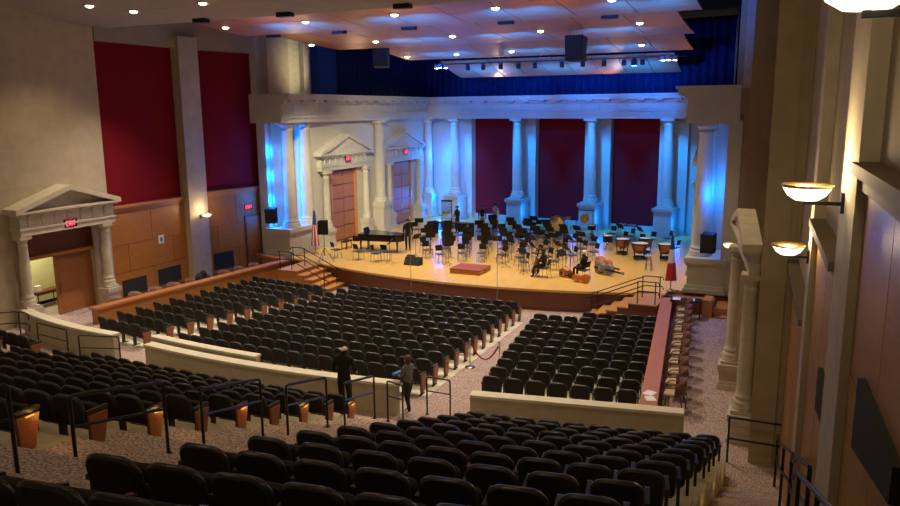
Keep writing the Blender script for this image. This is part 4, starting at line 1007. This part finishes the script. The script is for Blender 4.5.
def cymbal(x, y, z, lab, tilt=.3):
    t = thing('cymbal', (x, y, 0), 0, lab, 'cymbal', 'cymbals on stands')
    c = M(); c.lathe([(.001, .05), (.05, .045), (.07, .02), (.24, 0), (.23, -.004), (.07, .012), (.001, .03)], n=20); c.v = [(x_, y_ * math.cos(tilt) - z_ * math.sin(tilt), z + y_ * math.sin(tilt) + z_ * math.cos(tilt)) for x_, y_, z_ in c.v]; c.put('plate', 'brass', t)
    s_ = M(); s_.tube([(0, 0, .3), (0, 0, z + .06)], .012, 6); [s_.tube([(0, 0, .35), (.28 * math.cos(a), .28 * math.sin(a), 0)], .01, 5) for a in (0, 2.1, 4.2)]; s_.put('stand', 'black_metal', t)
cymbal(-12.3, 44.2, 1.25, 'brass cymbal on a tall stand left of the gong'); cymbal(-10.2, 43.2, 1.05, 'brass cymbal on a stand right of the gong', -.25); cymbal(-20.4, 44.2, 1.2, 'brass cymbal on a stand beside the marimba', .5)
t = thing('percussion_table', (-8.9, 45.0, 0), R(-8), 'black trap table with two pale trays before the right red panel', 'table')
M().box(-.6, .6, -.25, .25, .86, .9).put('table_top', 'black', t); [M().box(x - .22, x + .22, -.18, .18, .9, .94).put('tray', 'drum_head', t) for x in (-.3, .3)]
[M().tube([(s * .5, 0, .86), (s * .5, q, 0)], .014, 6).put('leg', 'black_metal', t) for s in (-1, 1) for q in (-.22, .22)]
# xylophone music rack at left (black post in front of the blue column)
t = thing('chimes_rack', (-20.9, 45.4, 0), 0, 'black tubular chimes rack before the leftmost blue column', 'percussion')
f_ = M(); [f_.bar((s * .35, 0, 0), (s * .35, 0, 1.85), .04, .04) for s in (-1, 1)]; f_.bar((-.4, 0, 1.8), (.4, 0, 1.8), .05, .1); [f_.bar((s * .35, -.28, .03), (s * .35, .28, .03), .05, .05) for s in (-1, 1)]; f_.put('frame', 'black', t)
c = M(); [c.tube([(-.27 + .06 * i, 0, 1.75), (-.27 + .06 * i, 0, .55 + .05 * i)], .018, 6) for i in range(10)]; c.put('tubes', 'chrome', t)
# flags
def flag(x, y, h, mats, lab, rz):
    t = thing('flag', (x, y, 0), rz, lab, 'flag', 'flags beside the stage')
    M().lathe([(.2, 0), (.2, .03), (.08, .06), (.03, .12)], n=14).put('base', 'brass', t); M().tube([(0, 0, .1), (0, 0, h)], .016, 8).put('pole', 'wood_dark', t)
    M().sphere((0, 0, h + .04), .045, 8).put('finial', 'brass', t)
    n = 14; zs = [h - .1 - (h - .55) * i / 10 for i in range(11)]
    for k, mt in enumerate(mats):
        m = M(); vs = []; ia, ib = int(10 * k / len(mats)), int(10 * (k + 1) / len(mats))
        for i in range(ia, ib + 1):
            wd = .06 + .20 * i / 10
            for j in range(n): a = j / n * 2 * PI; rr = wd * (.7 + .3 * math.sin(a * 4 + i * .2)); vs.append((rr * math.cos(a), rr * .55 * math.sin(a), zs[i]))
        q = ib - ia + 1
        m.add(vs, [(i * n + j, i * n + (j + 1) % n, (i + 1) * n + (j + 1) % n, (i + 1) * n + j) for i in range(q - 1) for j in range(n)], 0, True); m.put('cloth', mt, t)
    return t
f1 = flag(-23.7, 34.15, 2.5, ['flag_blue'], 'red white and blue striped flag hanging limp by the left stage columns', 0)
# stripes below the blue canton
for ch in [c for c in COL.objects if c.parent == f1 and c.name.startswith('cloth')]: D.objects.remove(ch)
n = 16
for nm, mt, lo, hi, sel in (('canton', 'flag_blue', 0, 4, None), ('stripes', 'flag_red', 4, 10, 0), ('stripes', 'flag_white', 4, 10, 1)):
    m = M(); h = 2.5
    for i in range(lo, hi):
        for j in range(n):
            if sel is not None and (j % 4 < 2) != (sel == 0): continue
            q = []
            for ii, jj in ((i, j), (i, j + 1), (i + 1, j + 1), (i + 1, j)):
                a = jj / n * 2 * PI; wd = .06 + .2 * ii / 10; rr = wd * (.7 + .3 * math.sin(a * 4)); q.append((rr * math.cos(a), rr * .55 * math.sin(a), h - .1 - (h - .55) * ii / 10))
            m.add(q, [(0, 1, 2, 3)])
    m.put(nm, mt, f1)
flag(-4.5, 32.75, 2.5, ['flag_blue', 'flag_white', 'flag_red'], 'limp flag, dark blue over white over red, by the right stage column', .5)
# loudspeaker on tripod, left
t = thing('tripod_stand', (-22.0, 32.5, 0), 0, 'black tripod stand at the left front of the stage', 'stand')
M().tube([(0, 0, .3), (0, 0, 1.45)], .02, 8).put('pole', 'black_metal', t)
for a in (0, 120, 240): M().tube([(0, 0, .75), (.5 * math.cos(R(a + 20)), .5 * math.sin(R(a + 20)), 0)], .014, 6).put('leg', 'black_metal', t)
t = thing('loudspeaker', (-22.0, 32.5, 1.45), .35, 'black loudspeaker on the tripod stand at stage left', 'loudspeaker')
m = M(); m.prism([(-.27, -.22), (.27, -.22), (.2, .2), (-.2, .2)], 0, .72); m.put('cabinet', 'black', t, bevel=.02); M().box(-.22, .22, -.235, -.215, .05, .67).put('grille', 'grille', t)
# tall microphone stands
for x, y, h, lab in ((-15.6, 29.9, 3.85, 'very tall thin microphone stand before the stage, left one'), (-11.35, 29.8, 4.3, 'very tall thin microphone stand before the stage, right one')):
    t = thing('microphone_stand', (x, y, lowz(y)), 0, lab, 'microphone stand', 'tall microphone stands')
    M().tube([(0, 0, 0), (0, 0, h)], [.014, .010], 6).put('pole', 'chrome', t); M().lathe([(.16, 0), (.16, .02), (.03, .04)], n=12).put('base', 'black_metal', t)
    M().tube([(0, 0, h), (0, .0, h + .16)], .03, 8).put('microphone', 'white', t)

# ------------------------------------------------------------------ box seating armchairs
def make_box_chair():
    t = thing('armchair', (0, 0, 0), 0, '-', 'chair', '-')
    m = cushion(rrect(.23, .25, -.22, .22, .06, 3), lambda x, z: 0, .07, 0, 0); m.v = [(x, z, .45 + y) for x, y, z in m.v]; m.f = [f[::-1] for f in m.f]; m.put('seat', 'tan_fabric', t)
    b = M(); n = 10; vs = []
    for dr in (0, .03):
        for z in (.44, .86):
            for i in range(n + 1):
                a = R(200 + 140 * i / n); r_ = .29 + dr + (z - .44) * .08; vs.append((r_ * math.cos(a), .04 + r_ * math.sin(a), z - (.10 if z > .5 else 0) * abs(math.cos(a)) ** 2))
    k = n + 1; fs = []
    for i in range(n): fs += [(i, i + 1, k + i + 1, k + i), (2 * k + i, 3 * k + i, 3 * k + i + 1, 2 * k + i + 1), (k + i, k + i + 1, 3 * k + i + 1, 3 * k + i), (i, 2 * k + i, 2 * k + i + 1, i + 1)]
    fs += [(0, k, 3 * k, 2 * k), (n, 2 * k + n, 3 * k + n, k + n)]
    b.add(vs, fs, 0, True); b.put('backrest', 'chair_brown', t)
    for s in (-1, 1):
        M().tube([(s * .27, .24, 0), (s * .28, .22, .58), (s * .29, .14, .65), (s * .30, -.12, .68)], .018, 6).put('armrest', 'chair_brown', t)
        M().tube([(s * .24, -.28, 0), (s * .24, -.2, .44)], .018, 6).put('leg', 'chair_brown', t)
    t.scale = (1.12,) * 3; remember(t); return t
bc = make_box_chair(); used[id(bc)] = False
for i in range(11):
    y = 20.7 + .93 * i; x = lin(y, (-2.62, 20.7), (-3.55, 29.6))
    c = place(bc, (x, y, -.55), PI / 2 + random.uniform(-.15, .15), 'brown armchair with tan seat behind the right rail, %s from the camera' % ORD[i + 1], 'armchairs behind the right wooden rail'); c['group'] = 'armchairs behind the right wooden rail'
for i in range(9):
    y = 22.4 + 1.02 * i; x = lin(y, (-25.75, 22.4), (-24.95, 30.6))
    place(bc, (x, y, -.90), -PI / 2 + random.uniform(-.15, .15), 'tan-trimmed armchair showing above the left rail, %s from the portal' % ORD[i + 1], 'armchairs behind the left wooden rail')
m = M(); m.sphere((0, 0, 0), .3, 10, 0, (1.1, .8, .9)); m.sphere((.3, .1, -.1), .24, 10, 0, (1.3, .7, .8)); m.sphere((.05, -.1, .22), .16, 8)
tag(m.put('coat', 'cloth_dark', loc=(-25.3, 27.0, -.0), rz=1.4), 'dark coat heaped over the armchairs by the stone pier', 'coat')
# papers on the right rail end, printed sheets
for dx, dy, rz, mt, lab in ((0, 0, .4, 'paper', 'white paper sheet lying on near end of the right rail'), (.06, .22, -.2, 'lamp', '')):
    if lab: tag(M().box(-.13, .13, -.17, .17, 0, .012).put('paper_sheet', mt, loc=(-3.08, 19.62, .102), rz=rz), lab, 'papers')
tag(M().box(-.14, .14, -.18, .18, 0, .01).put('paper_sheet', 'paper', loc=(-3.17, 20.02, .102), rz=-.3), 'pale paper sheet just behind the first on the right rail', 'papers')
t = thing('equipment_table', (-3.6, 30.7, -.55), .1, 'black table with pale papers at the far end of the right rail', 'table')
M().box(-.6, .6, -.3, .3, .70, .74).put('table_top', 'black', t); [M().box(a, a + .3, -.2, .2, .74, .75).put('papers', 'paper', t) for a in (-.5, .05)]
[M().bar((a, b, 0), (a, b, .7), .04, .04).put('leg', 'black_metal', t) for a in (-.55, .55) for b in (-.25, .25)]
t = thing('wheeled_case', (-1.25, 26.0, -.55), 0, 'small red wheeled case with tall handle by the right wall', 'case')
M().box(-.19, .19, -.16, .16, .08, .62).put('body', 'red_paint', t, bevel=.03); M().box(-.15, .15, -.175, -.16, .15, .3).put('pocket', 'black', t)
M().tube([(-.13, .12, .6), (-.13, .12, 1.15), (.13, .12, 1.15), (.13, .12, .6)], .012, 6).put('handle', 'black_metal', t)
[M().lathe([(.05, -.02), (.05, .02)], (s * .14, -.1, .05), 10).put('wheel', 'black', t) for s in (-1, 1)]
# rope barrier in the centre aisle
PT = ((-9.33, 22.0), (-8.28, 21.95))
for i, (x, y) in enumerate(PT):
    t = thing('stanchion', (x, y, lowz(y)), 0, ('left', 'right')[i] + ' chrome rope post across the lower aisle', 'stanchion', 'chrome rope posts')
    M().lathe([(.17, 0), (.17, .02), (.05, .05)], n=16).put('base', 'chrome', t); M().tube([(0, 0, .04), (0, 0, .95)], .025, 8).put('post', 'chrome', t); M().sphere((0, 0, .98), .04, 8).put('finial', 'chrome', t)
zz = lowz(22); pts = [(PT[0][0] + .04 + (PT[1][0] - PT[0][0] - .08) * i / 14, PT[0][1] + (PT[1][1] - PT[0][1]) * i / 14, zz + .86 - .5 * (1 - ((i - 7) / 7) ** 2)) for i in range(15)]
tag(M().tube(pts, .026, 8).put('barrier_rope', 'rope'), 'dark red velvet rope hanging between the two chrome posts', 'rope')

# ------------------------------------------------------------------ people
def seg_d(p, a, b):
    ab = b - a; t_ = max(0, min(1, (p - a).dot(ab) / max(ab.length_squared, 1e-9))); return (p - a - ab * t_).length
def person(loc, rz, label, J, cols, hair='hair_dark', bald=False, s=1., longhair=False):
    """J: joint -> (pos, (rx, ry)); cols: dict region -> material. Skin-modifier body baked to one mesh"""
    order = list(J); idx = {k: i for i, k in enumerate(order)}
    E = [('pelvis', 'waist'), ('waist', 'chest'), ('chest', 'neck'), ('neck', 'chin'), ('chin', 'crown'), ('chin', 'nose')]
    reg = ['torso', 'torso', 'torso', 'skin', 'skin', 'skin']
    for q in 'LR':
        E += [('chest', 'sh' + q), ('sh' + q, 'el' + q), ('el' + q, 'wr' + q), ('wr' + q, 'pa' + q), ('pelvis', 'hip' + q), ('hip' + q, 'kn' + q), ('kn' + q, 'an' + q), ('an' + q, 'to' + q)]
        reg += ['torso', 'sleeve', 'sleeve', 'skin', 'legs', 'legs', 'legs', 'shoe']
        for f in range(5): E += [('pa' + q if f else 'wr' + q, 'f%d%s' % (f, q)), ('f%d%s' % (f, q), 'g%d%s' % (f, q))]; reg += ['skin', 'skin']
    me = D.meshes.new('tmp'); me.from_pydata([Vector(J[k][0]) * s for k in order], [(idx[a], idx[b]) for a, b in E], [])
    o = D.objects.new('tmp', me); COL.objects.link(o)
    o.modifiers.new('skin', 'SKIN'); sd = o.modifiers.new('sub', 'SUBSURF'); sd.levels = 1; sd.render_levels = 1
    if not me.skin_vertices: me.attributes.new('skin', 'FLOAT', 'POINT') if False else None
    if len(me.skin_vertices) == 0:
        bm_ = __import__('bmesh').new(); bm_.from_mesh(me); bm_.verts.layers.skin.verify(); bm_.to_mesh(me); bm_.free()
    sv = me.skin_vertices[0].data
    for k in order:
        r_ = J[k][1]; sv[idx[k]].radius = (r_[0] * s, r_[1] * s); sv[idx[k]].use_root = (k == 'pelvis')
    dg = bpy.context.evaluated_depsgraph_get(); dg.update(); nm = D.meshes.new_from_object(o.evaluated_get(dg)); D.objects.remove(o)
    names = ['torso', 'sleeve', 'skin', 'legs', 'shoe']; nm.materials.clear()
    for k in names: nm.materials.append(MAT[cols[k]])
    segs = [(Vector(J[a][0]) * s, Vector(J[b][0]) * s, names.index(rg), max(J[a][1][0], J[b][1][0]) * s) for (a, b), rg in zip(E, reg)]
    for p in nm.polygons:
        p.use_smooth = True; c = p.center; p.material_index = min(segs, key=lambda t_: seg_d(c, t_[0], t_[1]) - t_[3] * .8)[2]
    b = D.objects.new('person', nm); COL.objects.link(b); b.location = loc; b.rotation_euler.z = rz; tag(b, label, 'person')
    cr, ch_, no = (Vector(J[k][0]) * s for k in ('crown', 'chin', 'nose')); up_ = (cr - ch_).normalized(); fwd = (no - ch_); fwd = (fwd - up_ * fwd.dot(up_)).normalized(); sd_ = fwd.cross(up_)
    cen = ch_ + (cr - ch_) * .55
    hm = M()
    if not bald: hm.sphere(tuple(cr * .8 + ch_ * .2 - fwd * .022 * s + up_ * .015 * s), .112 * s, 12, 0, (1, 1, .92))
    else: hm.tube([tuple(cen + sd_ * .088 * s - fwd * .02 * s), tuple(cen - fwd * .10 * s), tuple(cen - sd_ * .088 * s - fwd * .02 * s)], .025 * s, 8)
    if longhair: hm.sphere(tuple(ch_ - fwd * .06 * s + up_ * .03 * s), .09 * s, 10, 0, (1.05, .8, 1.3))
    hm.put('hair', hair, b)
    em = M(); [em.sphere(tuple(cen + fwd * .088 * s + sd_ * q * .034 * s - up_ * .005 * s), .012 * s, 6) for q in (-1, 1)]; em.put('eyes', 'black', b)
    mo = M(); mo.sphere(tuple(ch_ + fwd * .088 * s + up_ * .012 * s), .02 * s, 6, 0, (1.2, .6, .4)); mo.put('mouth', 'red_paint', b)
    er = M(); [er.sphere(tuple(cen + sd_ * q * .092 * s - fwd * .005 * s - up_ * .01 * s), .024 * s, 6, 0, (.6, 1, 1.4)) for q in (-1, 1)]; er.put('ears', cols['skin'], b)
    return b
def hand(J, q, wr, d, side):
    """palm and five fingers continuing from wrist along d, thumb to 'side'"""
    d = Vector(d).normalized(); sd_ = Vector(side).normalized(); wr = Vector(wr); nrm = d.cross(sd_)
    J['pa' + q] = (wr + d * .055, (.034, .02))
    for f in range(1, 5):
        o = (f - 2.5) * .019; L = (.075, .085, .08, .062)[f - 1]
        J['f%d%s' % (f, q)] = (wr + d * (.095) - sd_ * o, (.0095, .0095)); J['g%d%s' % (f, q)] = (wr + d * (.095 + L * .8) - sd_ * o + nrm * .03, (.008, .008))
    J['f0' + q] = (wr + d * .05 + sd_ * .035, (.011, .011)); J['g0' + q] = (wr + d * .09 + sd_ * .05 + nrm * .012, (.009, .009))
def stand_pose(armsL=None, armsR=None, stride=0., look=(0, 1)):
    lx, ly = look
    J = {'pelvis': ((0, 0, .96), (.155, .11)), 'waist': ((0, -.005, 1.14), (.14, .10)), 'chest': ((0, 0, 1.34), (.165, .115)), 'neck': ((0, .012, 1.50), (.058, .06)), 'chin': ((lx * .02, .03 + .01 * ly, 1.585), (.072, .085)), 'crown': ((lx * .02, .02, 1.685), (.078, .088)), 'nose': ((lx * .105 + .0, .03 + ly * .105, 1.615), (.015, .02))}
    for q, g, arm in (('L', -1, armsL), ('R', 1, armsR)):
        J['sh' + q] = ((g * .185, 0, 1.42), (.07, .07)); el, wr = arm or ((g * .25, -.03, 1.14), (g * .25, .06, .90))
        J['el' + q] = (el, (.052, .052)); J['wr' + q] = (wr, (.033, .03)); d = Vector(wr) - Vector(el); hand(J, q, wr, d, (0, 1, 0) if abs(d.normalized().y) < .7 else (0, 0, 1))
        J['hip' + q] = ((g * .095, 0, .88), (.095, .095)); st_ = stride * g
        J['kn' + q] = ((g * .10, .03 + st_ * .6, .50), (.068, .07)); J['an' + q] = ((g * .10, -.02 + st_, .085 + (.06 if st_ < 0 else 0)), (.045, .048)); J['to' + q] = ((g * .12, .15 + st_, .035 + (0 if st_ >= 0 else .0)), (.042, .032))
    return J
def sit_pose(armsL=None, armsR=None, lean=.03, knee=.12, ankle=None):
    J = {'pelvis': ((0, -.02, .56), (.16, .12)), 'waist': ((0, -.02 + lean * .3, .74), (.14, .10)), 'chest': ((0, lean, .94), (.165, .115)), 'neck': ((0, lean + .02, 1.10), (.058, .06)), 'chin': ((0, lean + .05, 1.185), (.072, .085)), 'crown': ((0, lean + .04, 1.285), (.078, .088)), 'nose': ((0, lean + .145, 1.215), (.015, .02))}
    for q, g, arm in (('L', -1, armsL), ('R', 1, armsR)):
        J['sh' + q] = ((g * .185, lean, 1.02), (.07, .07)); el, wr = arm or ((g * .24, lean + .05, .76), (g * .16, lean + .28, .66))
        J['el' + q] = (el, (.052, .052)); J['wr' + q] = (wr, (.033, .03)); hand(J, q, wr, Vector(wr) - Vector(el), (0, 0, 1))
        J['hip' + q] = ((g * .10, .06, .54), (.095, .09)); J['kn' + q] = ((g * knee, .44, .53), (.07, .07)); ax, ay = ankle or (g * knee, .46)
        J['an' + q] = ((g * knee if not ankle else g * abs(ax), ay, .085), (.045, .048)); J['to' + q] = ((g * knee, ay + .15, .035), (.042, .032))
    return J
BL = dict(torso='cloth_black', sleeve='cloth_black', skin='skin_pale', legs='cloth_black', shoe='black')
person((-10.16, 15.68, -.06), R(8), 'tall balding man in black seen from behind in the cross aisle', stand_pose(((-.27, .0, 1.15), (-.20, .2, 1.05)), ((.27, .0, 1.15), (.20, .2, 1.05))), dict(BL), 'hair_white', True, 1.12)
person((-9.25, 17.45, -.5), R(75), 'woman in grey top and dark trousers walking left in the cross aisle', stand_pose(((-.22, .06, 1.16), (-.1, .29, 1.12)), ((.22, .08, 1.15), (.08, .29, 1.10)), .12), dict(torso='cloth_grey', sleeve='cloth_grey', skin='skin', legs='cloth_dark', shoe='white'), 'hair_red', False, .95, True)
m = M(); m.box(-.16, .16, -.06, .06, -.03, .03); tag(m.put('folder', 'bag_blue', loc=(-9.60, 17.50, .60), rz=R(75)), 'small blue folder held by the woman in the grey top', 'folder')
person((-19.5, 37.1, 0), R(200), 'man in black suit and white shirt standing beside the piano', stand_pose(), dict(BL, sleeve='cloth_black'), 'hair_dark')
m = M(); m.slab([(-.05, 0), (.05, 0), (.09, .34), (-.09, .34)], (0, 0, 0), (1, 0, 0), (0, 0, 1), .012)
person((-19.3, 43.5, 0), R(150), 'man in black standing behind the marimba at the back left', stand_pose(((-.24, .02, 1.15), (-.2, .26, 1.05)), ((.24, .02, 1.15), (.2, .26, 1.05))), dict(BL), 'hair_dark')
person((-18.15, 44.9, 0), R(200), 'person in dark clothes with pale apron, left of pair before red panel', stand_pose(), dict(torso='cloth_black', sleeve='cloth_black', skin='skin', legs='cloth_light', shoe='black'), 'hair_dark', False, .93)
person((-17.4, 45.3, 0), R(160), 'person in light grey clothes, right of pair before red panel', stand_pose(), dict(torso='cloth_light', sleeve='cloth_light', skin='skin', legs='cloth_grey', shoe='black'), 'hair_dark', False, 1.03)
person((-10.30, 33.25, 0), 1.45, 'dark-haired person in black seated with a cello at stage front', sit_pose(((-.24, .2, .78), (-.05, .42, .92)), ((.25, .2, .74), (.1, .46, .62)), .05, .24), dict(BL, skin='skin'), 'hair_dark', False, 1., True)
person((-8.5, 33.5, 0), 1.25, 'white-haired man in black suit seated at right stage front', sit_pose(None, None, -.02, .14), dict(BL), 'hair_white')
c = string_inst('cello', (-10.82, 33.33, .16), (R(68), 0, 1.45), .76, .13, 'varnish', 'red-brown cello held upright by the seated dark-haired person')
c.rotation_euler = (Matrix.Rotation(1.45 + PI, 4, 'Z') @ Matrix.Rotation(R(72), 4, 'X')).to_euler(); c.location = (-10.86, 33.3, .14)

# ------------------------------------------------------------------ light
W = D.worlds.new('world'); SC.world = W; W.use_nodes = True
bg = W.node_tree.nodes['Background']; bg.inputs[0].default_value = (1, .84, .60, 1); bg.inputs[1].default_value = .10
warm = (1, .74, .43)
# stage downlights in the timber ceiling
for y, e, an in ((31.8, 1500, 76), (35.5, 1500, 70), (39.5, 1250, 56), (42.0, 450, 36)):
    for x in (-20.5, -16.4, -12.0, -7.6):
        light('stage_downlight', 'SPOT', (x, y, 10.2), e, (1, .82, .54), (x, y - .2, 0), .15, an, .8)
# front-of-house spots on the stage side walls and lip
for x, tx, ty, tz, e in ((-19, -24.3, 37.5, 2.8, 8000), (-15, -24.3, 45.2, 3.0, 8500), (-9, -4.2, 35, 3, 900), (-14, -14, 31.0, -.3, 900)):
    light('front_spot', 'SPOT', (x, 27.5, 11.0), e, (1, .87, .60), (tx, ty, tz), .2, 38, .9)
# blue light on columns and back wall
BLUE = (0, .165, 1)
for x in cxs:
    p = bw(x, 3.2); q = bw(x + .1, -.6)
    light('blue_spot', 'SPOT', (p.x, p.y, 9.2), 5400, (0, .24, 1), (q.x, q.y, 3.0), .1, 46, .8)
    for dx in (-.95, .95): p = bw(x + dx, .6); light('blue_uplight', 'POINT', (p.x, p.y, .9), 70, BLUE, size=.1)
for y in (32.95, 34.45, 36.05):
    for z, e in ((5.6, 110), (4.3, 110), (3.0, 90), (1.9, 60)): light('blue_niche', 'POINT', (-25.45, y, z), e, BLUE, size=.15)
for y in (33.0, 34.5): light('blue_niche', 'POINT', (2 * X0 + 25.4, y, 4.2), 110, BLUE, size=.15)
for y, tz, e in ((41.3, 5.5, 420), (43.4, 5.5, 300), (47.6, 4, 1300)): light('blue_spot', 'SPOT', (-21.6, y - .5, 9.3), e, BLUE, (-24.8, y + .3, tz), .1, 36, .8)
for x, e in ((-23.3, 260), (-20.6, 120)): p = bw(x, .3); light('blue_uplight', 'POINT', (p.x, p.y, 4.5), e, BLUE, size=.1); light('blue_uplight', 'POINT', (p.x, p.y, 1.6), e * .6, BLUE, size=.1)
for x in (-21, -16.5, -12, -8): light('blue_spot', 'SPOT', (x, 42.4, 10.0), 1700, (0, .17, 1), (x, 47.8, 7.9), .1, 50, .8)
light('blue_spot', 'SPOT', (-7.5, 42.3, 10.0), 2600, BLUE, (-5.2, 43.5, 0), .1, 40, .8)
light('blue_spot', 'SPOT', (-5.8, 34, 9.4), 900, (.25, .2, 1), (-4.1, 29.5, 0), .1, 30, .8)
for x in (-22.6, -5.7): light('added_fill', 'SPOT', (x, 36.5, 9.4), 420, (1, .88, .5), (x + (-3.6 if x < -10 else 3.6), 35.6, 10.2), .1, 70, 1.)  # added warm fill for the upper side walls, stands for no real fitting
# blue washes on the timber ceiling
for i, y, xs in ((0, 28.4, (-19.8, -14.6, -9.8, -5.2)), (1, 35.6, (-17.8, -12.9, -8.0)), (2, 41.0, (-18.5, -13.5, -8.6)), (3, 45.0, (-17.5, -12.8, -8.6))):
    for x in xs:
        for d in (-.8, .8): light('blue_wash', 'SPOT', (x + d, y - 1.2, cz(i, y) - 1.0), 700, (0, .15, 1), (x + d, y, cz(i, y)), .08, 125, 1.)
# dim house light from the recessed fittings
for y, e in ((20.8, 800), (12.5, 330), (5.0, 110)):
    for x in (-24, -19, -14, -9, -4): light('house_downlight', 'SPOT', (x, y, 11.2 if y > 15 else 12.0), e, warm, (x, y, 0), .15, 118, .9)
for x in (-24, -20, -14, -8): light('house_downlight', 'SPOT', (x, 25.2, 11.0), 2300, (1, .84, .68), (x, 22.5, 0), .15, 92, .9)
for x, y in ((-24.4, 34), (-24.4, 40), (-24.2, 46), (-4.2, 35), (-4.2, 42), (-18, 47.3), (-10, 46.2)): light('added_fill', 'SPOT', (x, y, 8.9), 150, (1, .60, .32), (lin(x, (-19, -25), (-9, -3)), y - 3, 11), .12, 120, 1.)  # unseen spots added above the entablature to warm the timber ceiling
for x in (-20, -14, -8): light('added_fill', 'SPOT', (x, 24.9, 9.9), 150, (1, .60, .32), (x, 27.5, 11.4), .12, 120, 1.)  # more added fill, aimed up at the nearest timber row
for k in (8, 6, 4, 2, 0):
    y = YC - (RB + PITCH * k) + .3
    light('aisle_light', 'POINT', (uc_r(y) + .22, y + .25, rowz(k) + .46), 1.6, (1, .5, .08), size=.03)
for k in range(0, 9, 2): light('aisle_light', 'POINT', (-.85, YC - (RB + PITCH * k) + 1.25, rowz(k) + .1), .5, (1, .7, .12), size=.03)
VS = SC.view_settings; VS.view_transform = 'Standard'; VS.look = 'None'; VS.gamma = 1; VS.exposure = 0; VS.use_curve_mapping = False
